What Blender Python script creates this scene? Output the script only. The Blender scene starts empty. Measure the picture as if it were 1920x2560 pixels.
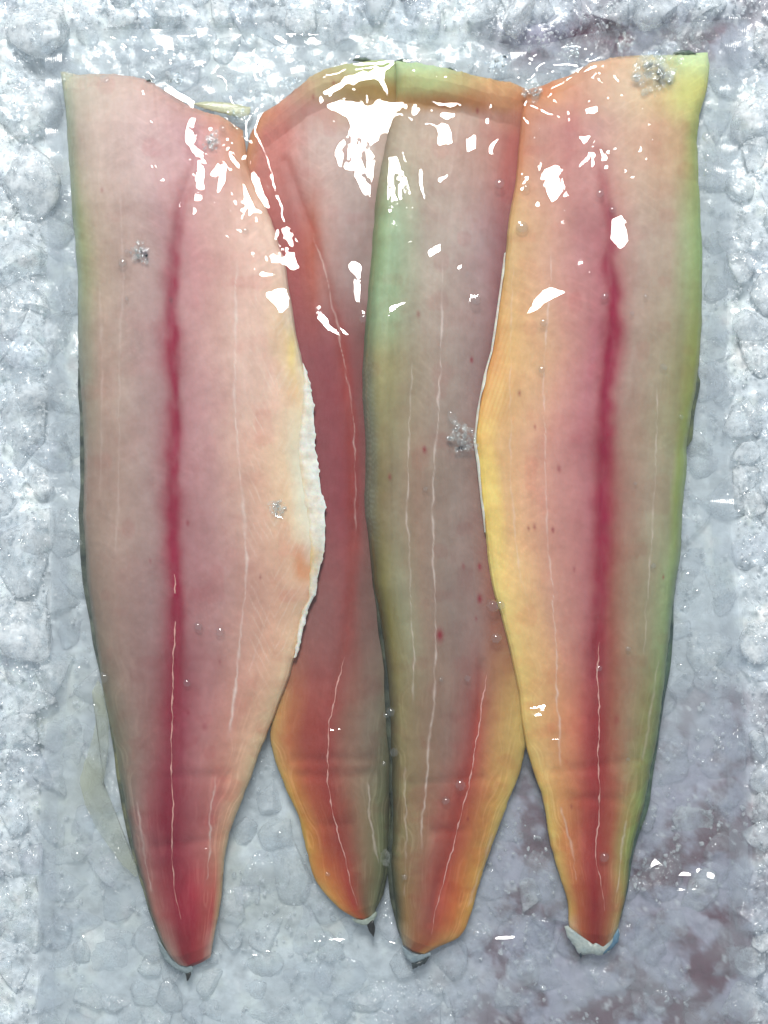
import bpy, math, random
import numpy as np
from mathutils import Vector

rng = np.random.RandomState(7)
random.seed(7)
sc = bpy.context.scene
COL = sc.collection

# ------------------------------------------------------------------ scale
PX = 0.40 / 2560.0                       # one photo pixel in metres
def WX(x): return (np.asarray(x, float) - 960.0) * PX
def WY(y): return (1280.0 - np.asarray(y, float)) * PX

# ------------------------------------------------------------------ camera
cam_d = bpy.data.cameras.new('camera')
cam = bpy.data.objects.new('camera', cam_d); COL.objects.link(cam)
CAM_H = 0.56
cam.location = (0, 0, CAM_H + 0.003)
cam_d.sensor_fit = 'VERTICAL'; cam_d.sensor_height = 24.0
cam_d.lens = 24.0 * CAM_H / 0.40
cam_d.clip_start = 0.01; cam_d.clip_end = 50
sc.camera = cam

# ------------------------------------------------------------------ light
world = bpy.data.worlds.new('World'); sc.world = world; world.use_nodes = True
bg = world.node_tree.nodes['Background']
bg.inputs[0].default_value = (0.83, 0.92, 1.0, 1); bg.inputs[1].default_value = 0.44

def area(name, loc, target, sx, sy, power, col):
    d = bpy.data.lights.new(name, 'AREA'); d.shape = 'RECTANGLE'; d.size = sx; d.size_y = sy
    d.energy = power; d.color = col
    o = bpy.data.objects.new(name, d); COL.objects.link(o); o.location = loc
    o.rotation_euler = (Vector(target) - Vector(loc)).to_track_quat('-Z', 'Y').to_euler()
    return o
key = area('window_light', (-0.06, 0.89, 1.20), (0, 0.03, 0), 0.36, 0.30, 23.0, (1.0, 0.985, 0.96))

vs = sc.view_settings
vs.view_transform = 'Standard'; vs.look = 'None'; vs.exposure = 0; vs.gamma = 1
cy = sc.cycles
cy.max_bounces = 5; cy.transmission_bounces = 3; cy.transparent_max_bounces = 14
cy.diffuse_bounces = 3; cy.glossy_bounces = 2
cy.caustics_reflective = False; cy.caustics_refractive = True
cy.sample_clamp_indirect = 6.0
cy.use_adaptive_sampling = True; cy.adaptive_threshold = 0.03

# ------------------------------------------------------------------ helpers
def s2l(c):
    c = np.asarray(c, float) / 255.0
    return np.where(c <= 0.04045, c / 12.92, ((c + 0.055) / 1.055) ** 2.4)

def h2(i, j, seed):
    n = (i.astype(np.int64) * 374761393 + j.astype(np.int64) * 668265263 + seed * 974634541) & 0xffffffff
    n = ((n ^ (n >> 13)) * 1274126177) & 0xffffffff
    n = n ^ (n >> 16)
    return (n & 0xffffff) / float(0xffffff)

def vn(x, y, seed=0):                     # smooth value noise -1..1
    x = np.asarray(x, float); y = np.asarray(y, float)
    i = np.floor(x); j = np.floor(y); fx = x - i; fy = y - j
    fx = fx * fx * fx * (fx * (fx * 6 - 15) + 10); fy = fy * fy * fy * (fy * (fy * 6 - 15) + 10)
    i = i.astype(np.int64); j = j.astype(np.int64)
    a = h2(i, j, seed); b = h2(i + 1, j, seed); c = h2(i, j + 1, seed); d = h2(i + 1, j + 1, seed)
    return 2 * ((a * (1 - fx) + b * fx) * (1 - fy) + (c * (1 - fx) + d * fx) * fy) - 1

def fbm(x, y, seed=0, o=4, g=0.5):
    s = 0; a = 1; t = 0
    for k in range(o):
        c_, s_ = math.cos(0.45 + 0.8 * k), math.sin(0.45 + 0.8 * k); f_ = 2.03 ** k
        s = s + a * vn((x * c_ - y * s_) * f_ + 17.3 * k, (x * s_ + y * c_) * f_ - 9.1 * k, seed + k); t += a; a *= g
    return s / t

def sstep(a, b, x):
    t = np.clip((x - a) / (b - a), 0, 1); return t * t * (3 - 2 * t)

def mesh(name, verts, faces, mat, parent=None, smooth=True, col=None):
    m = bpy.data.meshes.new(name)
    verts = np.asarray(verts, np.float32)
    if isinstance(faces, np.ndarray):
        nf, k = faces.shape
        m.vertices.add(len(verts)); m.vertices.foreach_set('co', verts.ravel())
        m.loops.add(nf * k); m.loops.foreach_set('vertex_index', faces.astype(np.int32).ravel())
        m.polygons.add(nf)
        m.polygons.foreach_set('loop_start', np.arange(0, nf * k, k, dtype=np.int32))
        m.update(calc_edges=True); m.validate()
    else:
        m.from_pydata([tuple(map(float, v)) for v in verts], [], faces)
    if col is not None:
        a = m.color_attributes.new('Col', 'FLOAT_COLOR', 'POINT')
        c4 = np.ones((len(verts), 4), np.float32); c4[:, :3] = col
        a.data.foreach_set('color', c4.ravel())
    m.polygons.foreach_set('use_smooth', np.full(len(m.polygons), smooth))
    m.materials.append(mat)
    o = bpy.data.objects.new(name, m); COL.objects.link(o)
    if parent: o.parent = parent
    return o

def empty(name, loc=(0, 0, 0)):
    o = bpy.data.objects.new(name, None); COL.objects.link(o); o.location = loc
    o.empty_display_size = 0.02
    return o

def tag(o, label=None, cat=None, group=None, kind=None):
    if label: o['label'] = label
    if cat: o['category'] = cat
    if group: o['group'] = group
    if kind: o['kind'] = kind
    return o

def grid_faces(nv, nu, off=0):
    i = np.arange(nv - 1)[:, None] * nu + np.arange(nu - 1)[None, :] + off
    return np.stack([i, i + nu, i + nu + 1, i + 1], -1).reshape(-1, 4)

def resample(poly, n):
    p = np.asarray(poly, float); d = np.r_[0, np.cumsum(np.hypot(*np.diff(p, axis=0).T))]
    t = np.linspace(0, d[-1], n)
    return np.stack([np.interp(t, d, p[:, 0]), np.interp(t, d, p[:, 1])], -1)

def smooth_poly(poly, n, k=9):
    p = resample(poly, n); ker = np.hanning(k + 2)[1:-1]; ker /= ker.sum()
    q = p.copy()
    for c in range(2):
        e = np.r_[2 * p[0, c] - p[1:k // 2 + 1, c][::-1], p[:, c], 2 * p[-1, c] - p[-k // 2:-1, c][::-1]]
        q[:, c] = np.convolve(e, ker, 'valid')[:n]
    q[0] = p[0]; q[-1] = p[-1]
    return q

def dist_poly(X, Y, poly):
    """distance and parameter (0..1) of points to a polyline"""
    p = np.asarray(poly, float); best = np.full(X.shape, 1e9); tt = np.zeros(X.shape); sd = np.zeros(X.shape)
    L = np.hypot(*np.diff(p, axis=0).T); cum = np.r_[0, np.cumsum(L)]
    for k in range(len(p) - 1):
        ax, ay = p[k]; bx, by = p[k + 1]; dx, dy = bx - ax, by - ay
        t = np.clip(((X - ax) * dx + (Y - ay) * dy) / (dx * dx + dy * dy), 0, 1)
        ex = X - ax - t * dx; ey = Y - ay - t * dy
        d = np.hypot(ex, ey); m = d < best
        best = np.where(m, d, best); tt = np.where(m, (cum[k] + t * L[k]) / cum[-1], tt)
        sd = np.where(m, np.sign(ex * dy - ey * dx), sd)
    return best, tt, sd

# ------------------------------------------------------------------ materials
def new_mat(name):
    m = bpy.data.materials.new(name); m.use_nodes = True
    nt = m.node_tree; nt.nodes.clear()
    out = nt.nodes.new('ShaderNodeOutputMaterial')
    return m, nt, out
def N(nt, t, **kw):
    n = nt.nodes.new('ShaderNode' + t)
    for k, v in kw.items(): setattr(n, k, v)
    return n
def noise(nt, scale, detail=4, rough=0.55, vec=None):
    n = N(nt, 'TexNoise'); n.inputs['Scale'].default_value = scale; n.inputs['Detail'].default_value = detail
    n.inputs['Roughness'].default_value = rough
    if vec is None:
        g = N(nt, 'NewGeometry'); vec = g.outputs['Position']
    nt.links.new(vec, n.inputs['Vector'])
    return n
def ramp(nt, src, a, b, ca=(0, 0, 0, 1), cb=(1, 1, 1, 1)):
    r = N(nt, 'ValToRGB'); r.color_ramp.elements[0].position = a; r.color_ramp.elements[1].position = b
    r.color_ramp.elements[0].color = ca; r.color_ramp.elements[1].color = cb
    nt.links.new(src, r.inputs[0]); return r

def flesh_material():
    m, nt, out = new_mat('fish_flesh')
    b = N(nt, 'BsdfPrincipled'); at = N(nt, 'Attribute', attribute_name='Col')
    n1 = noise(nt, 260, 5, 0.6); n2 = noise(nt, 60, 3, 0.5)
    r1 = ramp(nt, n1.outputs[0], 0.25, 0.75, (0.90, 0.89, 0.88, 1), (1.09, 1.10, 1.11, 1))
    r2 = ramp(nt, n2.outputs[0], 0.3, 0.7, (0.93, 0.92, 0.92, 1), (1.06, 1.07, 1.07, 1))
    mx = N(nt, 'MixRGB', blend_type='MULTIPLY'); mx.inputs[0].default_value = 1
    mx2 = N(nt, 'MixRGB', blend_type='MULTIPLY'); mx2.inputs[0].default_value = 1
    nt.links.new(at.outputs['Color'], mx.inputs[1]); nt.links.new(r1.outputs[0], mx.inputs[2])
    nt.links.new(mx.outputs[0], mx2.inputs[1]); nt.links.new(r2.outputs[0], mx2.inputs[2])
    nt.links.new(mx2.outputs[0], b.inputs['Base Color'])
    b.inputs['Roughness'].default_value = 0.5; b.inputs['Specular IOR Level'].default_value = 0.2
    b.inputs['Subsurface Weight'].default_value = 0.22
    b.inputs['Subsurface Radius'].default_value = (1.0, 0.45, 0.3); b.inputs['Subsurface Scale'].default_value = 0.003
    bp = N(nt, 'Bump'); bp.inputs['Strength'].default_value = 0.25; bp.inputs['Distance'].default_value = 0.0006
    nt.links.new(n1.outputs[0], bp.inputs['Height']); nt.links.new(bp.outputs[0], b.inputs['Normal'])
    nt.links.new(b.outputs[0], out.inputs[0]); return m

def simple_mat(name, rough=0.4, spec=0.4, base=None, bump=0.0, bscale=400, sss=0.0):
    m, nt, out = new_mat(name); b = N(nt, 'BsdfPrincipled')
    n1 = noise(nt, bscale, 4, 0.6)
    r1 = ramp(nt, n1.outputs[0], 0.3, 0.7, (0.8, 0.8, 0.8, 1), (1.12, 1.12, 1.12, 1))
    mx = N(nt, 'MixRGB', blend_type='MULTIPLY'); mx.inputs[0].default_value = 1
    if base is None:
        at = N(nt, 'Attribute', attribute_name='Col'); nt.links.new(at.outputs['Color'], mx.inputs[1])
    else: mx.inputs[1].default_value = (*base, 1)
    nt.links.new(r1.outputs[0], mx.inputs[2]); nt.links.new(mx.outputs[0], b.inputs['Base Color'])
    b.inputs['Roughness'].default_value = rough; b.inputs['Specular IOR Level'].default_value = spec
    if sss:
        b.inputs['Subsurface Weight'].default_value = sss; b.inputs['Subsurface Scale'].default_value = 0.002
    if bump:
        bp = N(nt, 'Bump'); bp.inputs['Strength'].default_value = bump; bp.inputs['Distance'].default_value = 0.0005
        nt.links.new(n1.outputs[0], bp.inputs['Height']); nt.links.new(bp.outputs[0], b.inputs['Normal'])
    nt.links.new(b.outputs[0], out.inputs[0]); return m

def film_material(name, haze=0.03, hazecol=(0.8, 0.85, 0.9), ior=1.6, rough=0.025, lines=False, bump=0.05, back=False):
    m, nt, out = new_mat(name)
    tr = N(nt, 'BsdfTransparent'); tr.inputs[0].default_value = (0.985, 0.99, 0.99, 1)
    df = N(nt, 'BsdfDiffuse'); df.inputs[0].default_value = (*hazecol, 1)
    tl = N(nt, 'BsdfTranslucent'); tl.inputs[0].default_value = (*hazecol, 1)
    ds = N(nt, 'MixShader'); ds.inputs[0].default_value = 0.4
    nt.links.new(df.outputs[0], ds.inputs[1]); nt.links.new(tl.outputs[0], ds.inputs[2])
    gl = N(nt, 'BsdfGlossy'); gl.inputs['Roughness'].default_value = rough
    mixh = N(nt, 'MixShader')
    nh = noise(nt, 45, 2, 0.6); rh = ramp(nt, nh.outputs[0], 0.3, 0.75, (haze * 0.35,) * 3 + (1,), (haze * 1.8,) * 3 + (1,))
    nt.links.new(rh.outputs[0], mixh.inputs[0])
    nt.links.new(tr.outputs[0], mixh.inputs[1]); nt.links.new(ds.outputs[0], mixh.inputs[2])
    fr = N(nt, 'Fresnel')                 # a thin sheet mirrors alike from both sides
    gb = N(nt, 'NewGeometry'); mi = N(nt, 'MapRange')
    mi.inputs['To Min'].default_value = ior; mi.inputs['To Max'].default_value = 1.0 / ior
    nt.links.new(gb.outputs['Backfacing'], mi.inputs['Value']); nt.links.new(mi.outputs[0], fr.inputs['IOR'])
    mg = N(nt, 'MixShader'); nt.links.new(fr.outputs[0], mg.inputs[0])
    nt.links.new(mixh.outputs[0], mg.inputs[1]); nt.links.new(gl.outputs[0], mg.inputs[2])
    nb = noise(nt, 180, 1, 0.5)
    bp = N(nt, 'Bump'); bp.inputs['Strength'].default_value = bump; bp.inputs['Distance'].default_value = 0.0006
    h = nb.outputs[0]
    if lines:
        g = N(nt, 'NewGeometry'); w = N(nt, 'TexWave', wave_type='BANDS', bands_direction='X')
        w.inputs['Scale'].default_value = 420; w.inputs['Distortion'].default_value = 0.6
        nt.links.new(g.outputs['Position'], w.inputs['Vector'])
        ad = N(nt, 'Math', operation='ADD'); nt.links.new(w.outputs[1], ad.inputs[0]); nt.links.new(h, ad.inputs[1]); h = ad.outputs[0]
    nt.links.new(h, bp.inputs['Height'])
    nt.links.new(bp.outputs[0], gl.inputs['Normal']); nt.links.new(bp.outputs[0], fr.inputs['Normal'])
    nt.links.new(mg.outputs[0], out.inputs[0]); return m

def ice_material(name, cloud=(0.2, 0.6), tint=(0.88, 0.93, 0.96), rough=0.03, bump=0.5, scale=160, gior=1.45, rior=1.10):
    """wet melting ice: nearly clear body (little index step against the melt water round it), milky bubble clouds, pitted shiny surface"""
    m, nt, out = new_mat(name)
    tc = N(nt, 'NewGeometry').outputs['Position']
    rf = N(nt, 'BsdfTransparent'); rf.inputs['Color'].default_value = (0.975, 0.99, 1.0, 1)
    df = N(nt, 'BsdfDiffuse'); df.inputs[0].default_value = (*tint, 1)
    n1 = noise(nt, scale, 3, 0.75, tc); r1 = ramp(nt, n1.outputs[0], 0.38, 0.66, (cloud[0],) * 3 + (1,), (cloud[1],) * 3 + (1,))
    mx = N(nt, 'MixShader'); nt.links.new(r1.outputs[0], mx.inputs[0])
    nt.links.new(rf.outputs[0], mx.inputs[1]); nt.links.new(df.outputs[0], mx.inputs[2])
    ad = noise(nt, 330, 2, 0.6, tc)
    bp = N(nt, 'Bump'); bp.inputs['Strength'].default_value = bump; bp.inputs['Distance'].default_value = 0.0024
    nt.links.new(ad.outputs[0], bp.inputs['Height'])
    gl = N(nt, 'BsdfGlossy'); gl.inputs['Roughness'].default_value = 0.06; fr = N(nt, 'Fresnel')
    nt.links.new(bp.outputs[0], gl.inputs['Normal']); nt.links.new(bp.outputs[0], fr.inputs['Normal'])
    gb = N(nt, 'NewGeometry'); mi = N(nt, 'MapRange')
    mi.inputs['To Min'].default_value = gior; mi.inputs['To Max'].default_value = 1.0 / gior
    nt.links.new(gb.outputs['Backfacing'], mi.inputs['Value']); nt.links.new(mi.outputs[0], fr.inputs['IOR'])
    mg = N(nt, 'MixShader'); nt.links.new(fr.outputs[0], mg.inputs[0]); nt.links.new(mx.outputs[0], mg.inputs[1]); nt.links.new(gl.outputs[0], mg.inputs[2])
    nt.links.new(mg.outputs[0], out.inputs[0]); return m

M_flesh = flesh_material()
M_skin = simple_mat('fish_skin', 0.25, 0.6, bump=0.4, bscale=900)
M_belly = simple_mat('belly_membrane', 0.35, 0.3, bump=0.08, bscale=300, sss=0.25)
M_line = simple_mat('membrane', 0.4, 0.3, base=tuple(s2l((214, 160, 150))), bscale=700)
M_film = film_material('bag_film', haze=0.012, rough=0.05)
M_back = film_material('bag_back_film', haze=0.20, hazecol=(0.82, 0.90, 0.95), bump=0.1, rough=0.08)
M_seal = film_material('bag_seal', haze=0.12, hazecol=(0.78, 0.84, 0.95), lines=True, rough=0.12, bump=0.25)
M_bub = film_material('bubble_film', haze=0.03, ior=2.1, bump=0.02, rough=0.01)
M_ice = ice_material('cloudy_ice', cloud=(0.12, 0.50))
M_clear = ice_material('clear_ice', cloud=(0.03, 0.28), tint=(0.84, 0.87, 0.95))
M_white = ice_material('white_ice', cloud=(0.12, 0.62), tint=(0.92, 0.96, 0.98), bump=0.8)
M_shard = ice_material('ice_shards', cloud=(0.05, 0.5), tint=(0.92, 0.96, 0.98), bump=0.3)

# ------------------------------------------------------------------ height raster (6 px cells)
CS = 6.0; X0, Y0 = -200.0, -200.0
RW, RH = int(2320 / CS) + 1, int(2960 / CS) + 1
def blur(A, s):
    r = max(1, int(3 * s)); k = np.exp(-0.5 * (np.arange(-r, r + 1) / s) ** 2); k /= k.sum()
    P = np.pad(A, ((r, r), (0, 0)), mode='edge'); B = sum(k[i] * P[i:i + A.shape[0]] for i in range(2 * r + 1))
    P = np.pad(B, ((0, 0), (r, r)), mode='edge'); return sum(k[i] * P[:, i:i + A.shape[1]] for i in range(2 * r + 1))
def samp(A, x, y):
    fx = np.clip((x - X0) / CS, 0, RW - 1.001); fy = np.clip((y - Y0) / CS, 0, RH - 1.001)
    i = fx.astype(int); j = fy.astype(int); a = fx - i; b = fy - j
    return (A[j, i] * (1 - a) + A[j, i + 1] * a) * (1 - b) + (A[j + 1, i] * (1 - a) + A[j + 1, i + 1] * a) * b
def splat(x, y, v):
    A = np.zeros((RH, RW)); i = np.round((x - X0) / CS).astype(int); j = np.round((y - Y0) / CS).astype(int)
    np.maximum.at(A, (j.ravel(), i.ravel()), v.ravel()); return A
def membrane(H, s, it):
    f = H.copy()
    for _ in range(it): f = np.maximum(H, blur(f, s))
    return f

# ------------------------------------------------------------------ fillets (outlines in photo pixels)
FIL = {}
FIL['a'] = dict(back=0, tm=0.013,
  left=[(148,174),(156,231),(165,324),(171,440),(182,579),(192,700),(191,814),(194,930),(203,1045),(206,1161),(204,1280),(207,1350),(214,1454),(229,1558),(243,1650),(258,1743),(275,1818),(290,1900),(315,2036),(330,2117),(350,2192),(373,2279),(398,2348),(418,2390),(446,2420)],
  right=[(608,326),(620,417),(642,463),(671,532),(692,590),(715,665),(729,756),(741,831),(758,906),(778,964),(785,1020),(786,1080),(785,1126),(797,1190),(811,1265),(815,1309),(811,1367),(800,1425),(782,1494),(767,1523),(752,1581),(744,1621),(718,1708),(692,1772),(668,1836),(642,1895),(625,1950),(602,2007),(573,2082),(560,2150),(557,2200),(547,2279),(534,2348),(524,2398)],
  top=[(148,174),(203,183),(278,180),(359,191),(417,228),(470,262),(503,274),(556,290),(608,326)],
  bot=[(446,2420),(470,2424),(500,2412),(524,2398)])
FIL['b'] = dict(back=1, tm=0.009, roll=1,
  left=[(625,330),(605,420),(600,560),(610,800),(640,1100),(670,1400),(690,1640),(690,1740),(676,1800),(672,1850),(692,1920),(718,1984),(747,2047),(767,2134),(781,2192),(810,2238),(851,2279),(891,2302)],
  right=[(992,150),(1000,260),(1010,420),(1000,700),(1000,1000),(1000,1300),(1005,1500),(1005,1700),(990,1850),(978,1980),(973,2110),(966,2180),(952,2240),(934,2296)],
  top=[(625,330),(655,280),(690,258),(723,231),(770,191),(810,168),(885,152),(955,144),(992,150)],
  bot=[(891,2302),(912,2306),(934,2296)])
FIL['c'] = dict(back=0, tm=0.0135, roll=1,
  left=[(990,152),(990,240),(972,330),(952,420),(938,521),(927,669),(918,767),(911,860),(906,929),(908,1016),(914,1103),(914,1190),(912,1280),(925,1367),(932,1454),(946,1523),(958,1604),(968,1674),(972,1743),(975,1830),(980,1893),(981,1978),(983,2094),(977,2151),(986,2244),(995,2325),(1007,2366)],
  right=[(1325,222),(1330,330),(1310,480),(1300,700),(1290,1000),(1300,1300),(1320,1500),(1335,1700),(1330,1800),(1316,1872),(1301,1932),(1272,2007),(1244,2082),(1215,2163),(1191,2244),(1170,2314),(1152,2348),(1099,2369),(1076,2381)],
  top=[(990,152),(1047,156),(1122,168),(1209,190),(1284,203),(1325,222)],
  bot=[(1007,2366),(1030,2384),(1055,2392),(1076,2381)])
FIL['d'] = dict(back=1, tm=0.013,
  left=[(1318,226),(1300,300),(1296,370),(1290,440),(1275,521),(1260,640),(1249,727),(1238,802),(1226,883),(1209,941),(1191,1034),(1183,1109),(1191,1161),(1200,1248),(1206,1292),(1215,1384),(1229,1471),(1249,1535),(1267,1604),(1284,1674),(1296,1731),(1301,1801),(1316,1868),(1332,1926),(1353,1978),(1368,2053),(1377,2111),(1391,2163),(1411,2221),(1423,2267),(1422,2319),(1436,2350)],
  right=[(1773,126),(1778,145),(1770,231),(1751,289),(1745,347),(1750,440),(1756,579),(1759,640),(1759,785),(1753,883),(1744,964),(1730,1045),(1721,1103),(1721,1172),(1712,1236),(1709,1292),(1704,1396),(1687,1494),(1678,1581),(1663,1714),(1652,1801),(1640,1870),(1625,1943),(1614,2007),(1591,2094),(1576,2163),(1568,2232),(1556,2290),(1547,2325),(1534,2360)],
  top=[(1318,226),(1365,208),(1440,179),(1481,150),(1562,135),(1654,134),(1706,131),(1773,126)],
  bot=[(1436,2350),(1468,2374),(1505,2378),(1534,2360)])

# base colours with some of the shading kept in, rows: (y, [(x, r,g,b), ...])
TAB = {}
TAB['a'] = [
 (180,[(150,196,204,178),(200,200,190,172),(300,208,184,172),(420,206,168,158),(520,206,170,130),(600,206,175,120)]),
 (350,[(165,182,192,160),(183,168,168,140),(204,190,174,158),(255,204,180,168),(359,205,175,170),(452,200,158,158),(494,198,148,150),(546,206,150,138),(608,202,148,110)]),
 (620,[(185,172,190,158),(214,165,168,125),(255,186,165,145),(307,184,158,146),(380,182,152,146),(421,182,140,140),(484,196,140,140),(546,206,160,150),(598,220,180,165),(660,226,190,172),(705,226,192,172)]),
 (925,[(193,150,155,138),(235,166,156,136),(266,181,152,137),(307,181,156,143),(359,179,149,143),(411,174,136,135),(463,182,130,132),(515,196,150,146),(577,206,166,153),(608,222,186,170),(681,223,186,166),(732,226,196,150),(760,224,214,190)]),
 (1225,[(206,120,118,102),(222,165,140,125),(307,176,149,136),(380,169,140,134),(421,165,120,120),(473,178,125,128),(535,187,142,139),(598,206,166,150),(660,219,176,151),(722,226,196,160),(748,226,218,190),(790,222,226,210)]),
 (1525,[(225,112,112,98),(245,150,132,116),(307,162,133,122),(390,158,126,123),(427,154,105,106),(489,168,116,118),(556,182,137,133),(618,202,156,140),(681,221,172,147),(743,226,188,155)]),
 (1825,[(278,150,148,112),(297,132,126,106),(349,150,122,112),(401,148,92,92),(437,140,68,78),(463,150,68,82),(515,179,118,117),(577,196,138,122),(629,216,172,142),(665,214,190,150)]),
 (2075,[(325,108,112,98),(347,150,126,116),(383,150,84,87),(420,132,48,62),(447,142,54,68),(484,166,88,92),(521,186,112,106),(557,202,152,122),(580,205,188,150)]),
 (2275,[(374,100,98,78),(392,166,112,102),(420,160,84,84),(447,150,52,64),(484,178,50,66),(511,176,80,76),(531,184,78,74),(546,192,160,122)]),
 (2400,[(425,150,150,135),(450,168,130,118),(465,130,48,48),(485,150,44,46),(505,172,84,76),(524,205,176,160)])]
TAB['b'] = [
 (160,[(620,205,180,120),(720,204,178,145),(800,188,172,130),(880,182,188,138),(950,178,198,140),(1000,178,196,140)]),
 (230,[(620,205,160,105),(720,200,150,130),(800,180,160,120),(900,170,140,85),(980,168,135,78),(1000,168,135,78)]),  # brown under the rolled rim is its shading, put into the colour
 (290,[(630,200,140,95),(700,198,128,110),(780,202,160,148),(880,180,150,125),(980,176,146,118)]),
 (350,[(629,200,140,100),(660,196,122,110),(712,196,122,112),(743,204,150,140),(784,198,168,158),(900,192,170,160),(1000,180,160,140)]),
 (620,[(690,160,88,84),(743,166,86,82),(784,178,98,78),(815,182,140,130),(867,170,144,138),(919,158,134,128),(1000,150,140,120)]),
 (925,[(774,148,80,84),(826,147,72,77),(862,150,70,70),(898,130,74,72),(1000,140,100,90)]),  # darker stop beside the overlap keeps softened shade
 (1225,[(790,150,82,86),(815,148,80,85),(857,144,68,74),(888,144,62,64),(920,130,84,78),(1000,130,110,95)]),
 (1525,[(700,152,104,98),(774,150,102,97),(826,148,95,92),(867,150,84,82),(883,146,84,78),(909,134,96,88),(950,124,100,90),(1000,118,105,85)]),
 (1825,[(676,204,170,105),(690,198,150,90),(722,184,112,72),(764,164,78,66),(805,158,72,66),(826,152,76,69),(867,144,102,86),(919,132,115,98),(960,110,106,84),(990,95,95,72)]),
 (2075,[(752,206,172,84),(768,202,142,62),(805,178,88,56),(841,152,60,50),(869,150,82,66),(905,142,116,90),(951,110,114,82),(975,92,92,66)]),
 (2250,[(815,202,168,92),(845,206,132,62),(880,172,66,50),(912,122,94,68),(935,110,110,78),(950,92,100,74)]),
 (2300,[(880,206,150,80),(905,190,90,50),(920,130,90,50),(935,160,165,140)])]
TAB['c'] = [
 (165,[(990,182,206,154),(1080,182,206,160),(1150,190,200,150),(1220,205,180,130),(1320,205,170,125)]),
 (215,[(990,178,180,120),(1080,182,190,130),(1150,190,175,120),(1220,204,160,110),(1320,200,150,105)]),
 (262,[(985,164,128,80),(1100,168,122,74),(1180,180,125,80),(1250,190,135,95),(1320,190,120,80)]),  # brown trough row carries the shade below the rim
 (300,[(980,170,150,125),(1080,188,164,148),(1180,190,158,142),(1250,190,135,115),(1320,185,110,85)]),
 (350,[(975,165,152,130),(1033,186,166,147),(1137,190,160,146),(1220,186,140,126),(1272,182,104,94),(1320,175,95,90)]),
 (620,[(935,140,160,112),(960,152,175,132),(990,158,178,144),(1015,168,176,146),(1064,186,171,156),(1137,186,166,156),(1199,172,142,140),(1251,152,104,106),(1300,150,100,100)]),
 (790,[(918,120,145,105),(945,150,172,132),(985,158,176,138),(1015,165,165,138),(1064,180,162,146),(1137,178,156,146),(1199,164,134,130),(1240,148,104,106)]),
 (925,[(910,112,122,96),(940,150,141,96),(981,156,147,106),(1033,166,151,126),(1085,171,151,136),(1137,162,142,132),(1189,150,122,118),(1215,142,106,104),(1300,140,100,100)]),
 (1225,[(916,108,104,78),(950,132,117,76),(992,151,136,109),(1044,161,132,113),(1085,156,136,121),(1137,150,130,120),(1189,142,114,106),(1300,140,110,100)]),
 (1525,[(948,84,82,54),(971,126,116,66),(1012,151,146,116),(1064,156,132,113),(1127,147,127,117),(1189,151,122,114),(1225,150,98,84),(1330,160,110,80)]),
 (1825,[(978,94,88,58),(1002,140,126,86),(1054,146,121,96),(1116,146,116,103),(1168,151,88,82),(1189,164,72,62),(1210,176,112,82),(1251,196,152,92),(1310,208,180,104)]),
 (2075,[(984,96,94,64),(1006,140,126,86),(1043,151,121,91),(1089,160,97,82),(1135,166,76,61),(1171,191,112,66),(1217,206,152,76),(1245,206,182,104)]),
 (2275,[(990,78,88,66),(1015,150,116,72),(1052,160,107,82),(1080,156,82,71),(1102,186,86,56),(1135,206,118,57),(1180,216,166,78)]),
 (2370,[(1005,170,160,130),(1030,150,90,55),(1050,165,90,50),(1076,200,150,80)])]
TAB['d'] = [
 (140,[(1330,205,140,98),(1450,212,165,130),(1560,216,180,148),(1640,212,204,160),(1700,206,228,172),(1773,206,228,170)]),
 (235,[(1310,200,130,88),(1380,205,140,96),(1450,204,152,128),(1560,214,186,156),(1640,210,180,132),(1700,208,206,128),(1765,216,214,120)]),
 (350,[(1290,202,132,92),(1350,196,140,124),(1420,192,126,120),(1480,200,150,140),(1560,206,170,146),(1640,206,166,136),(1690,196,166,126),(1720,182,186,112),(1745,176,192,92)]),
 (620,[(1265,206,172,110),(1303,216,172,126),(1375,206,156,136),(1437,192,132,130),(1489,180,112,116),(1541,180,130,122),(1593,186,161,146),(1666,181,161,141),(1707,166,176,131),(1755,160,192,110)]),
 (925,[(1215,214,156,92),(1251,226,180,115),(1344,216,171,131),(1417,201,142,131),(1469,184,112,120),(1526,172,112,110),(1562,172,146,131),(1634,166,151,126),(1686,151,146,106),(1728,160,168,86),(1749,142,146,94)]),
 (1225,[(1198,238,210,112),(1235,234,202,116),(1256,226,181,126),(1313,219,166,131),(1386,201,141,131),(1458,182,112,116),(1515,160,88,84),(1552,166,127,111),(1614,166,151,129),(1666,156,151,121),(1686,151,167,96),(1712,156,178,122)]),
 (1525,[(1248,232,208,122),(1282,230,191,121),(1334,223,176,126),(1386,206,151,131),(1458,182,114,114),(1515,158,96,80),(1562,161,136,111),(1614,152,147,116),(1655,151,172,121),(1680,118,140,110)]),
 (1825,[(1308,226,192,112),(1354,221,171,111),(1417,206,132,96),(1458,177,84,77),(1489,152,62,64),(1520,160,98,77),(1562,156,131,101),(1603,142,142,92),(1645,128,150,102)]),
 (2075,[(1375,226,192,102),(1409,211,142,82),(1455,177,82,66),(1483,166,67,61),(1519,176,97,71),(1547,166,141,86),(1574,142,156,86),(1595,122,142,92)]),
 (2275,[(1424,214,172,90),(1446,190,106,62),(1483,150,50,46),(1510,166,92,66),(1538,176,142,88),(1560,142,138,78)]),
 (2350,[(1440,220,190,150),(1460,180,100,55),(1490,132,58,44),(1515,170,120,80),(1535,190,190,160)])]

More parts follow.
